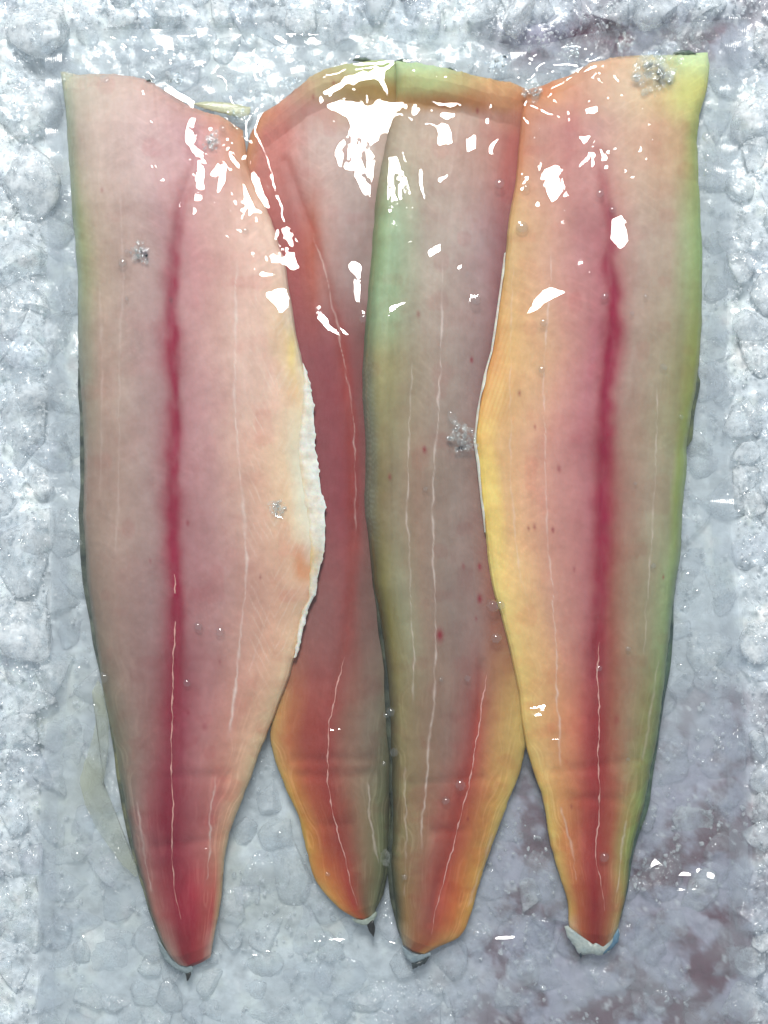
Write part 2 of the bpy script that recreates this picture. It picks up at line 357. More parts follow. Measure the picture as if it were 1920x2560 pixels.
# dark red lateral lines: path, colour, sigma left / right (px), strength over length
BLOOD = {
 'a': [([(505,330),(490,430),(462,521),(446,640),(440,785),(443,929),(448,1074),(443,1219),(446,1396),(454,1540),(448,1685),(437,1801)],(150,30,62),13,17,[(0,.0),(.1,.25),(.2,.7),(.35,1),(.85,1),(1,.5)]),
       ([(450,1500),(452,1700),(437,1900),(432,2050),(450,2200),(480,2300),(478,2400)],(142,30,54),22,30,[(0,.0),(.3,.45),(.6,.55),(1,.3)])],
 'b': [([(717,405),(760,520),(793,608),(820,700),(856,871),(880,1045),(884,1219),(888,1338),(876,1523),(858,1639),(833,1760)],(160,66,52),8,11,[(0,.3),(.3,.5),(.7,.35),(1,.2)])],
 'c': [([(1205,1650),(1192,1780),(1175,1900),(1150,2000),(1130,2100),(1100,2200),(1075,2300)],(164,62,54),30,26,[(0,.0),(.2,.1),(.4,.4),(.7,.5),(1,.3)])],
 'd': [([(1495,400),(1504,500),(1521,608),(1512,669),(1526,744),(1521,871),(1505,987),(1501,1161),(1498,1280),(1495,1425),(1490,1569),(1484,1685)],(150,20,62),15,17,[(0,.2),(.15,.8),(.3,1),(.8,1),(1,.5)]),
       ([(1490,1550),(1486,1700),(1490,1850),(1490,2000),(1486,2140),(1490,2267),(1490,2340)],(148,36,44),24,28,[(0,.2),(.3,.55),(1,.5)])]}
# pale membrane threads: path, half width px, opacity
PALE = {
 'a': [([(599,640),(596,785),(593,900),(593,1045),(605,1161),(614,1280),(622,1396),(619,1483),(605,1569),(599,1685),(584,1772),(570,1859)],3.2,.55),
       ([(690,1480),(665,1560),(625,1680)],2.0,.3),([(545,1930),(530,2020),(525,2110),(518,2200)],2.2,.4),
       ([(350,1990),(360,2080),(372,2160),(385,2230)],3,.35),([(310,480),(320,700),(312,900),(308,1200),(300,1400)],3.0,.16),([(262,700),(265,950),(262,1250)],4.0,.14)],
 'b': [([(780,580),(815,690),(858,880),(884,1045),(888,1219),(891,1338)],1.8,.35),([(919,1949),(925,2036),(940,2134),(950,2170)],2.2,.35)],
 'c': [([(1029,900),(1021,1132),(1015,1280),(1027,1511),(1035,1627),(1030,1760)],2.0,.42),([(1105,640),(1099,929),(1090,1074),(1081,1219),(1079,1338),(1087,1540),(1084,1714),(1070,1859),(1055,2036),(1052,2140)],2.4,.5),
       ([(1010,1900),(1015,2080),(1012,2240)],2.2,.25),([(1230,2080),(1200,2180),(1170,2270)],3,.2)],
 'd': [([(1375,620),(1362,814),(1354,929),(1354,1103),(1362,1338),(1374,1483),(1385,1627),(1389,1760),(1398,1930)],2.0,.45),([(1631,958),(1628,1161),(1620,1338),(1608,1480),(1600,1640)],2.2,.32),
       ([(1280,640),(1272,900),(1270,1200),(1290,1400),(1320,1560)],2.2,.22),([(1560,2040),(1548,2140),(1540,2230)],2.6,.3),([(1400,2010),(1425,2110),(1440,2200)],2.4,.3),([(1640,1640),(1615,1800),(1600,1900)],3,.25)]}
THREAD = {  # central white septum, raised thread
 'a': [[(443,1395),(447,1470),(443,1600),(440,1700),(437,1800),(434,1920),(440,2024),(434,2117),(443,2238),(456,2290)]],
 'b': [[(862,1639),(833,1760),(824,1800),(822,1859),(819,1949),(833,2036),(862,2134),(880,2221),(893,2262)]],
 'c': [[(1215,1674),(1200,1772),(1186,1859),(1174,1943),(1148,2036),(1131,2111),(1105,2209),(1084,2285),(1078,2330)]],
 'd': [[(1490,1600),(1487,1714),(1492,1801),(1488,1888),(1492,1949),(1492,2036),(1484,2140),(1498,2192),(1508,2270)]]}

GAIN = 1.0
def veil(c):                               # photo colour -> surface colour: take off the film's sheen
    l = s2l(c); g = l.mean(-1, keepdims=True)
    l = np.clip(g + (l - g) * 0.93, 0.008, 1) - 0.012
    return np.clip(l * GAIN, 0.006, 0.86)

def edge_x(poly, y):
    p = np.asarray(poly, float); o = np.argsort(p[:, 1], kind='stable'); return np.interp(y, p[o, 1], p[o, 0])

def flesh_colour(k, x, y):
    F = FIL[k]; L = edge_x(F['left'], y); R = edge_x(F['right'], y)
    u = (x - L) / np.maximum(R - L, 5)
    # soft wander so that colour fields never run dead straight
    u = u + 0.012 * fbm(x / 90, y / 160, 11, 3)
    rows = TAB[k]; ys = np.array([r[0] for r in rows], float); cols = []
    for yy, st in rows:
        l = edge_x(F['left'], yy); r = edge_x(F['right'], yy)
        us = np.array([(s[0] - l) / max(r - l, 5) for s in st]); cs = veil(np.array([q[1:] for q in st], float))
        cols.append(np.stack([np.interp(u, us, cs[:, c]) for c in range(3)], -1))
    cols = np.stack(cols)                              # rows, n, 3
    yw = y + 14 * fbm(x / 60, y / 60, 23, 3)
    idx = np.clip(np.searchsorted(ys, yw) - 1, 0, len(ys) - 2)
    t = sstep(0, 1, np.clip((yw - ys[idx]) / (ys[idx + 1] - ys[idx]), 0, 1))[:, None]
    n = np.arange(len(x)); C = cols[idx, n] * (1 - t) + cols[idx + 1, n] * t
    for path, c, sl, sr, st in BLOOD[k]:
        d, tt, sd = dist_poly(x + 4 * vn(x / 40, y / 30, 5), y, path)
        s = np.where(sd > 0, sl, sr) * (1 + 0.35 * vn(x * 0 + 3, y / 70, 8)); 
        a = np.exp(-0.5 * (d / s) ** 2) * np.interp(tt, [q[0] for q in st], [q[1] for q in st]) * (0.85 + 0.25 * fbm(x / 20, y / 45, 31, 3))
        a = np.clip(a * 1.12, 0, 1)[:, None] * 0.96
        C = C * (1 - a) + veil(np.array(c, float)) * a
    # cloudy translucency of the muscle and blood flecks
    f = fbm(x / 75, y / 110, 41, 4); C = C * (1 + 0.10 * f[:, None] * np.array([0.8, 1.1, 1.1]))
    xs = (u - .5) * 420                                    # fibres run with the fish, converging on the tail
    f2 = fbm(xs / 8, y / 95, 43, 2); C = C * (1 + 0.022 * f2[:, None])
    tail = sstep(1450, 2150, y); rim_ = np.clip(np.abs(u - .5) * 2, 0, 1) ** 1.5
    f3 = np.clip(vn(xs / 6 + 4 * vn(xs / 40, y / 70, 46), y / 75, 45) - .25, 0, 1) * (0.12 + .9 * tail) * (0.25 + .9 * rim_)
    f3 = np.clip(f3 * .8, 0, .42)[:, None]; C = C * (1 - f3) + np.clip(C * 1.25 + np.array([.10, .09, .07]), 0, .85) * f3
    zg = (y + 26 * np.abs(((u * 3.1) % 1.0) - .5) * 4 + 9 * fbm(x / 50, y / 50, 48, 2)) / 27.0        # zigzag flake seams
    zl = np.exp(-((zg - np.round(zg)) / 0.10) ** 2) * np.clip(fbm(x / 80, y / 110, 49, 3) * 1.6 + .25, 0, 1)
    C = C * (1 + 0.085 * zl[:, None])
    bl = sstep(.1, .5, fbm(x / 50, y / 38, 47, 3)) * (0.35 + .65 * tail) * .16; C = C * (1 - bl[:, None] * np.array([.25, 1, .9]))
    p = sstep(0.62, 0.8, vn(x / 55, y / 55, 51)); C = C * (1 - 0.10 * p[:, None] * np.array([0.2, 1, .9]))
    for path, w, op in PALE[k]:
        d, tt, sd = dist_poly(x + 5 * fbm(x / 30, y / 30, 6, 3), y, path)
        a = np.exp(-0.5 * (d / (0.6 * w * (0.9 + 0.6 * vn(x * 0, y / 40, 9)))) ** 2) * op * np.clip(0.85 + 0.9 * fbm(x / 40, y / 30, 61, 3), 0.3, 1.3) * sstep(0, .06, tt) * sstep(1, .94, tt)
        a = np.clip(a, 0, 1)[:, None]; C = C * (1 - a) + np.array([0.78, 0.66, 0.60]) * a
    return C

def chevrons(k, x, y, C):
    if k == 'a':      # myomere streaks fanning to the belly edge
        m = sstep(610, 650, x) * sstep(700, 820, y) * sstep(1900, 1500, y)
        ph = (y + 1.9 * (x - 610) * np.where(x < 690, -1, 1) * 1.0) / 34.0 + 0.5 * fbm(x / 60, y / 60, 71, 2)
        ln = np.exp(-((ph - np.round(ph)) / 0.09) ** 2) * m * np.clip(0.3 + 0.9 * fbm(x / 40, y / 40, 72, 2), 0, 1)
        C = C * (1 - 0.42 * ln[:, None]) + 0.42 * ln[:, None] * np.array([0.85, 0.74, 0.62])
        s = np.exp(-((x - 775) ** 2 + (y - 1430) ** 2) / 700) + 0.8 * np.exp(-((x - 752) ** 2 / 260 + (y - 1400) ** 2 / 1800)) + .35 * np.exp(-((x - 735) ** 2 + (y - 990) ** 2) / 500)
        s = np.clip(s, 0, 1)[:, None] * 0.6; C = C * (1 - s) + veil(np.array([214, 120, 48.])) * s
        s = np.clip(0.9 * np.exp(-((x - 735) ** 2 / 120 + (y - 880) ** 2 / 2600)), 0, 1)[:, None] * .55; C = C * (1 - s) + veil(np.array([232, 205, 90.])) * s
        s = np.exp(-((x - 437) ** 2 / 20 + (y - 760) ** 2 / 60))[:, None] * .5; C = C * (1 - s) + 0.05 * s
    if k == 'd':
        m = sstep(1300, 1240, x) * sstep(700, 850, y) * sstep(1150, 1000, y)
        ph = (x + 0.35 * y) / 11.0; ln = np.exp(-((ph - np.round(ph)) / 0.2) ** 2) * m * .3
        C = C * (1 - ln[:, None]) + ln[:, None] * veil(np.array([214, 140, 60.]))
    if k == 'c':      # feathery grey-green fringe at the back edge
        L = edge_x(FIL['c']['left'], y); m = sstep(48, 10, x - L) * sstep(860, 950, y) * sstep(1420, 1250, y)
        ph = (y - 0.8 * (x - L) + 4 * vn(x / 10, y / 30, 4)) / 13.0; ln = np.clip(np.sin(ph * 6.283 + 3 * vn(x / 8, y / 40, 14)), 0, 1) * m * .28
        C = C * (1 - 0.5 * m[:, None]) + 0.5 * m[:, None] * veil(np.array([118, 125, 108.]))
        C = C * (1 - ln[:, None]) + ln[:, None] * veil(np.array([168, 172, 155.]))
    for (bx, by, r, s) in SPOTS[k]:
        a = np.exp(-(((x - bx) / r) ** 2 + ((y - by) / (r * 1.7)) ** 2))[:, None] * s
        C = C * (1 - a) + veil(np.array([140, 24, 48.])) * a
    return C
SPOTS = {
 'a': [(478,1307,4,.7),(386,1400,3,.5),(518,1810,6,.4),(555,1650,3,.4),(478,1775,3,.7),(656,1440,3,.6),(266,488,4,.4)],
 'b': [(835,215,4,.5),(784,248,4,.5)],
 'c': [(1176,905,4,.9),(1044,797,5,.5),(1196,1415,5,.9),(1196,1494,6,.95),(1155,1413,4,.5),(1097,1582,9,.95),(1059,1127,5,.8),(974,1195,4,.7),(1187,1543,3,.6),(1168,2040,3,.6),(1192,283,4,.7),(1107,270,4,.5)],
 'd': [(1375,1324,4,.8),(1315,1320,3,.6),(1330,1316,4,.6),(1428,1421,3,.6),(1390,1174,5,.6),(1649,1440,3,.7),(1293,988,4,.6),(1331,1071,3,.6),(1533,1792,8,.4),(1467,1787,4,.4),(1518,1180,18,.25),(1425,2011,3,.5)]}

PROF_U = [0, .012, .03, .07, .14, .28, .45, .62, .78, .92, .975, .992, 1]
PROF_T = [0, .30, .50, .74, .90, 1.0, .97, .84, .66, .42, .28, .17, 0]
PD_U = np.linspace(0, 1, 1001); _p = np.interp(PD_U, PROF_U, PROF_T)
_k = np.hanning(83); _k /= _k.sum(); _e = np.convolve(np.r_[-_p[1:42][::-1], _p, -_p[-42:-1][::-1]], _k, 'valid')
_w = np.clip(np.minimum(PD_U, 1 - PD_U) / 0.05, 0, 1); PD_T = _p * (1 - _w) + _e * _w      # round, without kinks
def thickness(F, u, v):
    uu = u if F['back'] == 0 else 1 - u
    t = np.interp(uu, PD_U, PD_T)
    tv = np.interp(v, [0, .006, .02, .06, .15, .55, .8, .93, .98, .995, 1], [0, .34, .60, .85, 1, 1, .78, .52, .36, .2, 0])
    if F.get('roll'):
        tv = np.interp(v, [0, .004, .012, .022, .034, .05, .08, .13, .2, .55, .8, .93, .98, .995, 1], [0, .40, .62, .70, .64, .44, .58, .86, 1, 1, .78, .52, .36, .2, 0])
    return F['tm'] * t * tv

GROOVE = {'a': [[(410,1932),(610,1938)], [(360,2110),(540,2100)]], 'b': [[(690,1902),(960,1890)], [(690,1940),(980,1932)], [(760,2062),(900,2058)]],
 'c': [[(985,1948),(1240,1940)], [(1060,2070),(1180,2070)]], 'd': [[(1330,1932),(1480,1910),(1655,1880)], [(1400,1992),(1570,1992)]]}
NU, NV = 256, 560
H = np.zeros((RH, RW)); TOPR = {}
ROOT = {}
INFO = {
 'b': ('fish_fillet', 'dark red raw fish fillet lying lowest, second from left, with dark pointed fin stub'),
 'a': ('fish_fillet', 'large pale pink raw fish fillet at far left with white ragged belly edge'),
 'c': ('fish_fillet', 'greyish green edged raw fish fillet third from left, tucked under the yellow edged one'),
 'd': ('fish_fillet', 'raw fish fillet at far right with bright yellow belly edge and green back edge')}
for k in ('b', 'a', 'c', 'd'):
    F = FIL[k]
    L = smooth_poly(F['left'], NV, 15); R = smooth_poly(F['right'], NV, 15); T = smooth_poly(F['top'], NU, 9); B = smooth_poly(F['bot'], NU, 9)
    # ragged cut edges
    yy = np.arange(NV); L[:, 0] += 2.0 * fbm(yy / 9.0, yy * 0 + 1, 81, 4); R[:, 0] += 2.4 * fbm(yy / 8.0, yy * 0 + 5, 82, 4)
    xx = np.arange(NU); T[1:-1, 1] += 4.0 * fbm(xx / 7.0, xx * 0 + 2, 83, 4)[1:-1]
    u = np.linspace(0, 1, NU); u = 0.5 - 0.5 * np.cos(np.pi * u) * (0.55) - (u - .5) * -0.45 if False else u
    # denser columns at both rims so that they stay round
    u = u + 0.5 * (np.sin(2 * np.pi * u) * -1) / (2 * np.pi)
    v = np.linspace(0, 1, NV); v = v - 0.6 * np.sin(2 * np.pi * v) / (2 * np.pi)
    ii = np.interp(v, np.linspace(0, 1, NV), np.arange(NV)); jj = np.interp(u, np.linspace(0, 1, NU), np.arange(NU))
    Ls = np.stack([np.interp(ii, np.arange(NV), L[:, c]) for c in (0, 1)], -1); Rs = np.stack([np.interp(ii, np.arange(NV), R[:, c]) for c in (0, 1)], -1)
    Ts = np.stack([np.interp(jj, np.arange(NU), T[:, c]) for c in (0, 1)], -1); Bs = np.stack([np.interp(jj, np.arange(NU), B[:, c]) for c in (0, 1)], -1)
    U, V = u[None, :, None], v[:, None, None]
    P = (1 - U) * Ls[:, None] + U * Rs[:, None] + (1 - V) * Ts[None] + V * Bs[None] \
        - ((1 - U) * (1 - V) * Ls[0] + U * (1 - V) * Rs[0] + (1 - U) * V * Ls[-1] + U * V * Rs[-1])
    x, y = P[..., 0], P[..., 1]
    T_ = thickness(F, np.broadcast_to(u[None], x.shape), np.broadcast_to(v[:, None], x.shape))
    T_ = T_ * (1 + 0.07 * fbm(x / 120, y / 200, 91, 3)) 
    edge = np.minimum(T_ / (F['tm'] * 0.5), 1)
    for path, c, sl, sr, st in BLOOD[k]:                 # shallow groove along the lateral line
        d, tt, sd = dist_poly(x, y, path); T_ = T_ - 0.0007 * np.exp(-0.5 * (d / 9) ** 2) * edge
    for gp in GROOVE.get(k, []):                         # dents pressed by creases of the film
        d, tt, sd = dist_poly(x, y + 3 * vn(x / 30, y / 30, 95), gp); T_ = T_ - 0.0006 * np.exp(-0.5 * (d / 11) ** 2) * edge * sstep(0, .2, tt) * sstep(1, .8, tt)
    T_ = T_ + 0.00012 * fbm(x / 14, y / 60, 93, 3) * edge
    env = membrane(H, 4.0, 10)
    zb = samp(env, x, y) + 0.0006
    z = zb + T_
    verts_t = np.stack([WX(x), WY(y), z], -1).reshape(-1, 3)
    C = flesh_colour(k, x.ravel(), y.ravel()); C = chevrons(k, x.ravel(), y.ravel(), C)
    step = np.r_[np.arange(0, NU - 1, 20), NU - 1]
    nb = len(step)
    vb = np.stack([WX(x[:, step]), WY(y[:, step]), zb[:, step]], -1).reshape(-1, 3)
    f1 = grid_faces(NV, NU)[:, ::1]; f2 = grid_faces(NV, nb, NV * NU)[:, ::-1]
    root = empty(INFO[k][0], (float(WX(x.mean())), float(WY(y.mean())), 0.0)); ROOT[k] = root
    loc = np.array(root.location)
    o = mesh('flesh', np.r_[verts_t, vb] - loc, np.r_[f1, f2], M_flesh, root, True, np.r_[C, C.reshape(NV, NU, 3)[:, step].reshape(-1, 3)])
    tag(root, INFO[k][1], 'fish fillet', 'raw fish fillets sealed in the bag')
    TOP = splat(x, y, z); TOP = np.maximum(TOP, 0); TOPR[k] = TOP
    H = np.maximum(H, TOP)

def zt(x, y, k):                                         # top of a fillet
    return samp(np.maximum(TOPR[k], 0), np.asarray(x, float), np.asarray(y, float))
def ztop(x, y):
    return samp(Hb, np.asarray(x, float), np.asarray(y, float))
Hb = blur(H, 0.7)

def child(name, verts, faces, mat, k, col=None, smooth=True):
    r = ROOT[k]; v = np.asarray(verts, float) - np.array(r.location)
    return mesh(name, v, faces, mat, r, smooth, col)

# raised white septum threads
for k in THREAD:
    for path in THREAD[k]:
        n = 170; p = smooth_poly(path, n, 11); t = np.linspace(0, 1, n)
        p[:, 0] += 2.2 * fbm(t * 38, t * 0, 101, 3) * 1.5
        w = np.clip(1.5 + 2.2 * fbm(t * 42, t * 0 + 4, 103, 3), .35, 3) * np.clip(np.minimum(t, 1 - t) * 14, .1, 1)
        if k in 'bd': w *= .95
        z = zt(p[:, 0], p[:, 1], k); z = np.where(z < 1e-4, np.interp(t, t[z > 1e-4], z[z > 1e-4]), z)
        z = np.convolve(np.pad(z, 6, mode='edge'), np.ones(13) / 13, 'valid')
        vs_ = []
        for s, dz in ((-1, -0.0003), (-.5, 0.00012), (.5, 0.00012), (1, -0.0003)):
            vs_.append(np.stack([WX(p[:, 0] + s * w), WY(p[:, 1]), z + dz + 0.0001], -1))
        vv = np.stack(vs_, 1).reshape(-1, 3)
        child('septum_thread', vv, grid_faces(n, 4)[:, ::1], M_line, k)

# strips of dark skin that show along the back edges
def edge_strip(k, side, y0, y1, wo, wi, c1, c2, name='skin_edge', lift=0.0012, seed=0, n=260):
    F = FIL[k]; p = np.asarray(F[side], float); yy = np.linspace(y0, y1, n); xx = edge_x(p, yy)
    s = -1 if side == 'left' else 1; t = np.linspace(0, 1, n); env = np.clip(np.minimum(t, 1 - t) * 9, 0, 1)
    o_ = (wo * (0.6 + 0.9 * np.clip(fbm(yy / 150, yy * 0, 111 + seed, 2) + .3, 0, 1.2))) * env; i_ = wi * env + 0.5
    zb = samp(membrane(HB[k], 2.0, 3), xx, yy)
    rows = []
    for q, dz in ((1, 0.0), (.55, lift * .7), (0, lift), (-1, lift * 1.2)):
        off = np.where(q >= 0, q * o_, q * i_); rows.append(np.stack([WX(xx + s * off), WY(yy), zb + dz + 0.0005], -1))
    vv = np.stack(rows, 1).reshape(-1, 3)
    m = np.clip(0.5 + 0.8 * fbm(yy / 26, yy * 0 + 3, 120 + seed, 3), 0, 1)[:, None]
    c = veil(np.array(c1, float)) * (1 - m) + veil(np.array(c2, float)) * m
    cc = np.repeat(c[:, None], 4, 1).reshape(-1, 3)
    f = grid_faces(n, 4); f = f[:, ::-1] if side == 'right' else f
    return child(name, vv, f, M_skin, k, cc)
HB = {'a': TOPR['b'] * 0, 'b': TOPR['b'] * 0, 'c': np.maximum(TOPR['b'], TOPR['a']), 'd': TOPR['c'] * 0}
edge_strip('a', 'left', 900, 1700, 9, 6, (62, 70, 66), (120, 128, 112), seed=1)
edge_strip('a', 'left', 1760, 2400, 8, 6, (70, 80, 70), (135, 135, 95), seed=2)
edge_strip('c', 'left', 1440, 2350, 8, 5, (44, 50, 44), (92, 98, 78), seed=3)
edge_strip('d', 'right', 930, 1120, 8, 6, (80, 92, 76), (130, 140, 90), seed=4)
edge_strip('d', 'right', 1470, 2300, 9, 7, (48, 70, 72), (92, 118, 92), seed=5)
edge_strip('b', 'right', 1930, 2280, 6, 6, (70, 76, 56), (110, 112, 84), seed=6)

def poly_plate(name, k, pts, z0, z1, col, mat, jag=0.0, thick=0.0006, mid=None):
    """closed thin plate with a domed top, outline in photo pixels"""
    p = resample(list(pts) + [pts[0]], 61)[:-1]; n = len(p)
    if jag: p = p + jag * np.stack([vn(np.arange(n) * .9, np.zeros(n), 5), vn(np.arange(n) * .9, np.zeros(n) + 7, 6)], -1)
    c = p.mean(0); rings = [(1.0, 0), (.93, thick), (.6, thick * 1.5), (.25, thick * 1.7)]
    V_, Cc = [], []
    for s, dz in rings:
        q = c + (p - c) * s
        zz = np.interp(q[:, 1], [p[:, 1].min(), p[:, 1].max()], [z0, z1]) + dz
        V_.append(np.stack([WX(q[:, 0]), WY(q[:, 1]), zz], -1))
        f = 0.5 + 0.5 * fbm(q[:, 0] / 10, q[:, 1] / 10, 33, 3)[:, None]
        Cc.append(veil(np.array(col[0], float)) * (1 - f) + veil(np.array(col[1], float)) * f)
    V_.append(np.array([[WX(c[0]), WY(c[1]), (z0 + z1) / 2 + thick * 1.8]])); Cc.append(Cc[-1][:1])
    vv = np.concatenate(V_); cc = np.concatenate(Cc); f = []
    for r in range(3):
        for i in range(n): j = (i + 1) % n; f.append((r * n + i, r * n + j, (r + 1) * n + j, (r + 1) * n + i))
    for i in range(n): f.append((3 * n + i, 3 * n + (i + 1) % n, 4 * n))
    bot = len(vv); vv = np.r_[vv, vv[:n] - np.array([0, 0, .0003])]; cc = np.r_[cc, cc[:n]]
    f.append(tuple(bot + i for i in range(n)))
    return child(name, vv, f, mat, k, cc)

# tail ends: silver blue skin and dark fin stubs
ts = poly_plate('tail_skin', 'a', [(392,2350),(402,2358),(414,2386),(432,2408),(452,2420),(478,2416),(482,2428),(476,2440),(462,2438),(440,2428),(416,2410),(398,2384)], .0015, .0012, ((104,122,124),(170,186,190)), M_skin, 0.8)
fs = poly_plate('fin_stub', 'a', [(462,2436),(477,2430),(476,2442),(470,2454),(466,2456),(464,2446)], .0012, .0012, ((30,34,36),(52,56,54)), M_skin, 0.5); fs.parent = ts
ts = poly_plate('tail_skin', 'b', [(880,2300),(905,2303),(925,2294),(940,2280),(943,2288),(936,2304),(922,2316),(905,2316),(888,2310)], .0016, .0012, ((150,165,150),(186,196,184)), M_skin, 0.8)
fs = poly_plate('fin_stub', 'b', [(917,2314),(926,2304),(933,2301),(938,2322),(937,2334),(934,2346),(922,2330)], .0018, .0012, ((26,26,28),(48,48,46)), M_skin, 0.4); fs.parent = ts
ts = poly_plate('tail_skin', 'c', [(1004,2366),(1016,2376),(1034,2386),(1056,2389),(1076,2382),(1078,2392),(1060,2402),(1040,2410),(1030,2411),(1018,2400),(1010,2390)], .0016, .0012, ((118,138,150),(176,192,196)), M_skin, 0.8)
fs = poly_plate('fin_stub', 'c', [(1030,2411),(1046,2406),(1062,2400),(1075,2391),(1071,2400),(1062,2414),(1056,2412),(1052,2418),(1046,2416),(1040,2424),(1036,2420),(1031,2427)], .0016, .0012, ((36,44,48),(74,84,86)), M_skin, 0.6); fs.parent = ts
ts = poly_plate('tail_skin', 'd', [(1414,2318),(1422,2316),(1432,2340),(1450,2360),(1478,2372),(1508,2370),(1528,2356),(1540,2332),(1549,2324),(1552,2340),(1545,2362),(1528,2380),(1505,2391),(1478,2388),(1452,2390),(1434,2368),(1420,2346)], .0016, .0012, ((150,172,178),(214,218,204)), M_skin, 2.0, thick=.0012)
fs = poly_plate('fin_stub', 'd', [(1449,2380),(1454,2378),(1456,2392),(1453,2400),(1450,2394)], .0018, .0016, ((40,52,62),(70,84,92)), M_skin, 0.4); fs.parent = ts
poly_plate('skin_edge', 'd', [(1536,2330),(1546,2322),(1550,2336),(1546,2356),(1532,2372),(1510,2388),(1500,2390),(1520,2370),(1534,2352)], .0026, .0018, ((56,98,134),(120,160,180)), M_skin, 0.8)
M_fat = film_material('fat_shred', haze=0.2, hazecol=(0.74, 0.77, 0.58), rough=0.3)
poly_plate('fat_shred', 'a', [(244,1700),(262,1760),(272,1850),(262,1900),(240,1960),(262,2030),(318,2120),(347,2186),(340,2200),(300,2160),(240,2080),(205,2000),(196,1950),(222,1870),(238,1790),(228,1730)], .0008, .0008, ((190,198,170),(205,210,190)), M_fat, 3.0, thick=.0004)
# fillet a: white ragged belly lining, and the green skin flap behind its top
def belly_strip():
    n = 300; yy = np.linspace(915, 1640, n); xx = edge_x(FIL['a']['right'], yy); t = np.linspace(0, 1, n)
    w = np.interp(yy, [915, 980, 1050, 1180, 1260, 1340, 1420, 1500, 1560, 1640], [2, 20, 34, 46, 50, 40, 26, 8, 10, 3])
    jag = 3.5 * np.clip(vn(yy / 9, yy * 0, 7), 0, 1) + 3 * vn(yy / 30, yy * 0, 8)
    rows = []; zz = zt(xx - 8, yy, 'a'); zz = np.convolve(np.pad(zz, 10, mode='edge'), np.ones(21) / 21, 'valid')
    cl = []
    for q, dz in ((0, 0.0002), (.3, 0.0009), (.7, 0.0008), (1, -0.0006)):
        off = (3 + jag) * (1 - q) - w * q + (4 * fbm(yy / 12, yy * 0 + q, 9, 3) if q == 1 else 0)
        x_ = xx + off; z_ = np.maximum(zz, zt(x_, yy, 'a')) if q > 0.5 else zz
        rows.append(np.stack([WX(x_), WY(yy), z_ + dz], -1))
        m = np.clip(fbm(yy / 18, yy * 0 + q * 3, 19, 3) * .5 + (q * .6 if q < 1 else 1.0), 0, 1)[:, None]
        o_ = np.exp(-((yy - 1400) / 50) ** 2)[:, None] * (0.2 + .5 * q)
        c = veil(np.array([236, 238, 230.])) * (1 - m) + veil(np.array([228, 200, 156.])) * m
        cl.append(c * (1 - o_) + veil(np.array([216, 170, 70.])) * o_)
    child('belly_lining', np.stack(rows, 1).reshape(-1, 3), grid_faces(n, 4)[:, ::-1], M_belly, 'a', np.stack(cl, 1).reshape(-1, 3))
    n = 200; yy = np.linspace(640, 1330, n); xx = edge_x(FIL['d']['left'], yy); t = np.linspace(0, 1, n); w = (2.5 + 2.5 * vn(yy / 40, yy * 0, 3)) * np.clip(np.minimum(t, 1 - t) * 8, .1, 1)
    zz = zt(xx + 10, yy, 'd'); zz = np.convolve(np.pad(zz, 10, mode='edge'), np.ones(21) / 21, 'valid')
    rows = [np.stack([WX(xx + o), WY(yy), zz + d], -1) for o, d in ((-3 + 0 * w, -.0012), (-1 + 0 * w, -.0002), (w, 0.0002))]
    child('belly_lining', np.stack(rows, 1).reshape(-1, 3), grid_faces(n, 3), M_belly, 'd', np.tile(veil(np.array([242, 238, 222.])), (n * 3, 1)))
belly_strip()
poly_plate('skin_edge', 'a', [(476,254),(515,249),(570,252),(626,264),(622,282),(600,290),(560,280),(510,268)], .0006, .0008, ((192,200,170),(204,202,160)), M_skin, 1.0, thick=.0003)
for (x_, y_, r_, k_) in ((905,147,20,'b'),(1008,150,18,'c'),(1120,171,12,'c'),(1712,130,26,'d'),(374,200,7,'a')):
    a_ = np.linspace(0, 6.28, 14)[:-1]
    poly_plate('skin_edge', k_, [(x_ + r_ * math.cos(q) * (1 + .3 * math.sin(3 * q)), y_ + r_ * .22 * math.sin(q)) for q in a_], .0022, .0022, ((64,86,84),(110,128,110)), M_skin, 1.5)

# ------------------------------------------------------------------ the bag
BL = [(104,70),(108,150),(111,500),(113,800),(118,1280),(123,1550),(120,1750),(102,1900),(92,2100),(87,2560),(85,2700)]
BR = [(1884,38),(1866,150),(1842,480),(1834,700),(1828,1000),(1838,1250),(1850,1420),(1862,1540),(1876,1800),(1886,2050),(1888,2560),(1888,2700)]
BT = [(104,70),(300,66),(700,58),(960,62),(1120,70),(1290,106),(1380,98),(1470,76),(1640,52),(1780,44),(1884,38)]
BB = [(85,2700),(960,2705),(1888,2700)]
nu, nv = 580, 860
L = smooth_poly(BL, nv, 25); R = smooth_poly(BR, nv, 25); T = smooth_poly(BT, nu, 15); B = smooth_poly(BB, nu, 5)
U = np.linspace(0, 1, nu)[None, :, None]; V = np.linspace(0, 1, nv)[:, None, None]
P = (1 - U) * L[:, None] + U * R[:, None] + (1 - V) * T[None] + V * B[None] - ((1 - U) * (1 - V) * L[0] + U * (1 - V) * R[0] + (1 - U) * V * L[-1] + U * V * R[-1])
bx, by = P[..., 0], P[..., 1]
memb = membrane(blur(H, 1.0), 3.0, 14)
memb2 = membrane(blur(H, 1.0), 6.0, 10)
loose = sstep(1000, 350, by)                       # the film is slack towards the top
zf = samp(memb, bx, by) * (1 - 0.55 * loose) + samp(memb2, bx, by) * 0.55 * loose
Hd = H.copy()
for dj in (-1, 0, 1):
    for di in (-1, 0, 1): Hd = np.maximum(Hd, np.roll(np.roll(H, dj, 0), di, 1))
zf = np.maximum(zf, samp(blur(Hd, 1.0), bx, by))
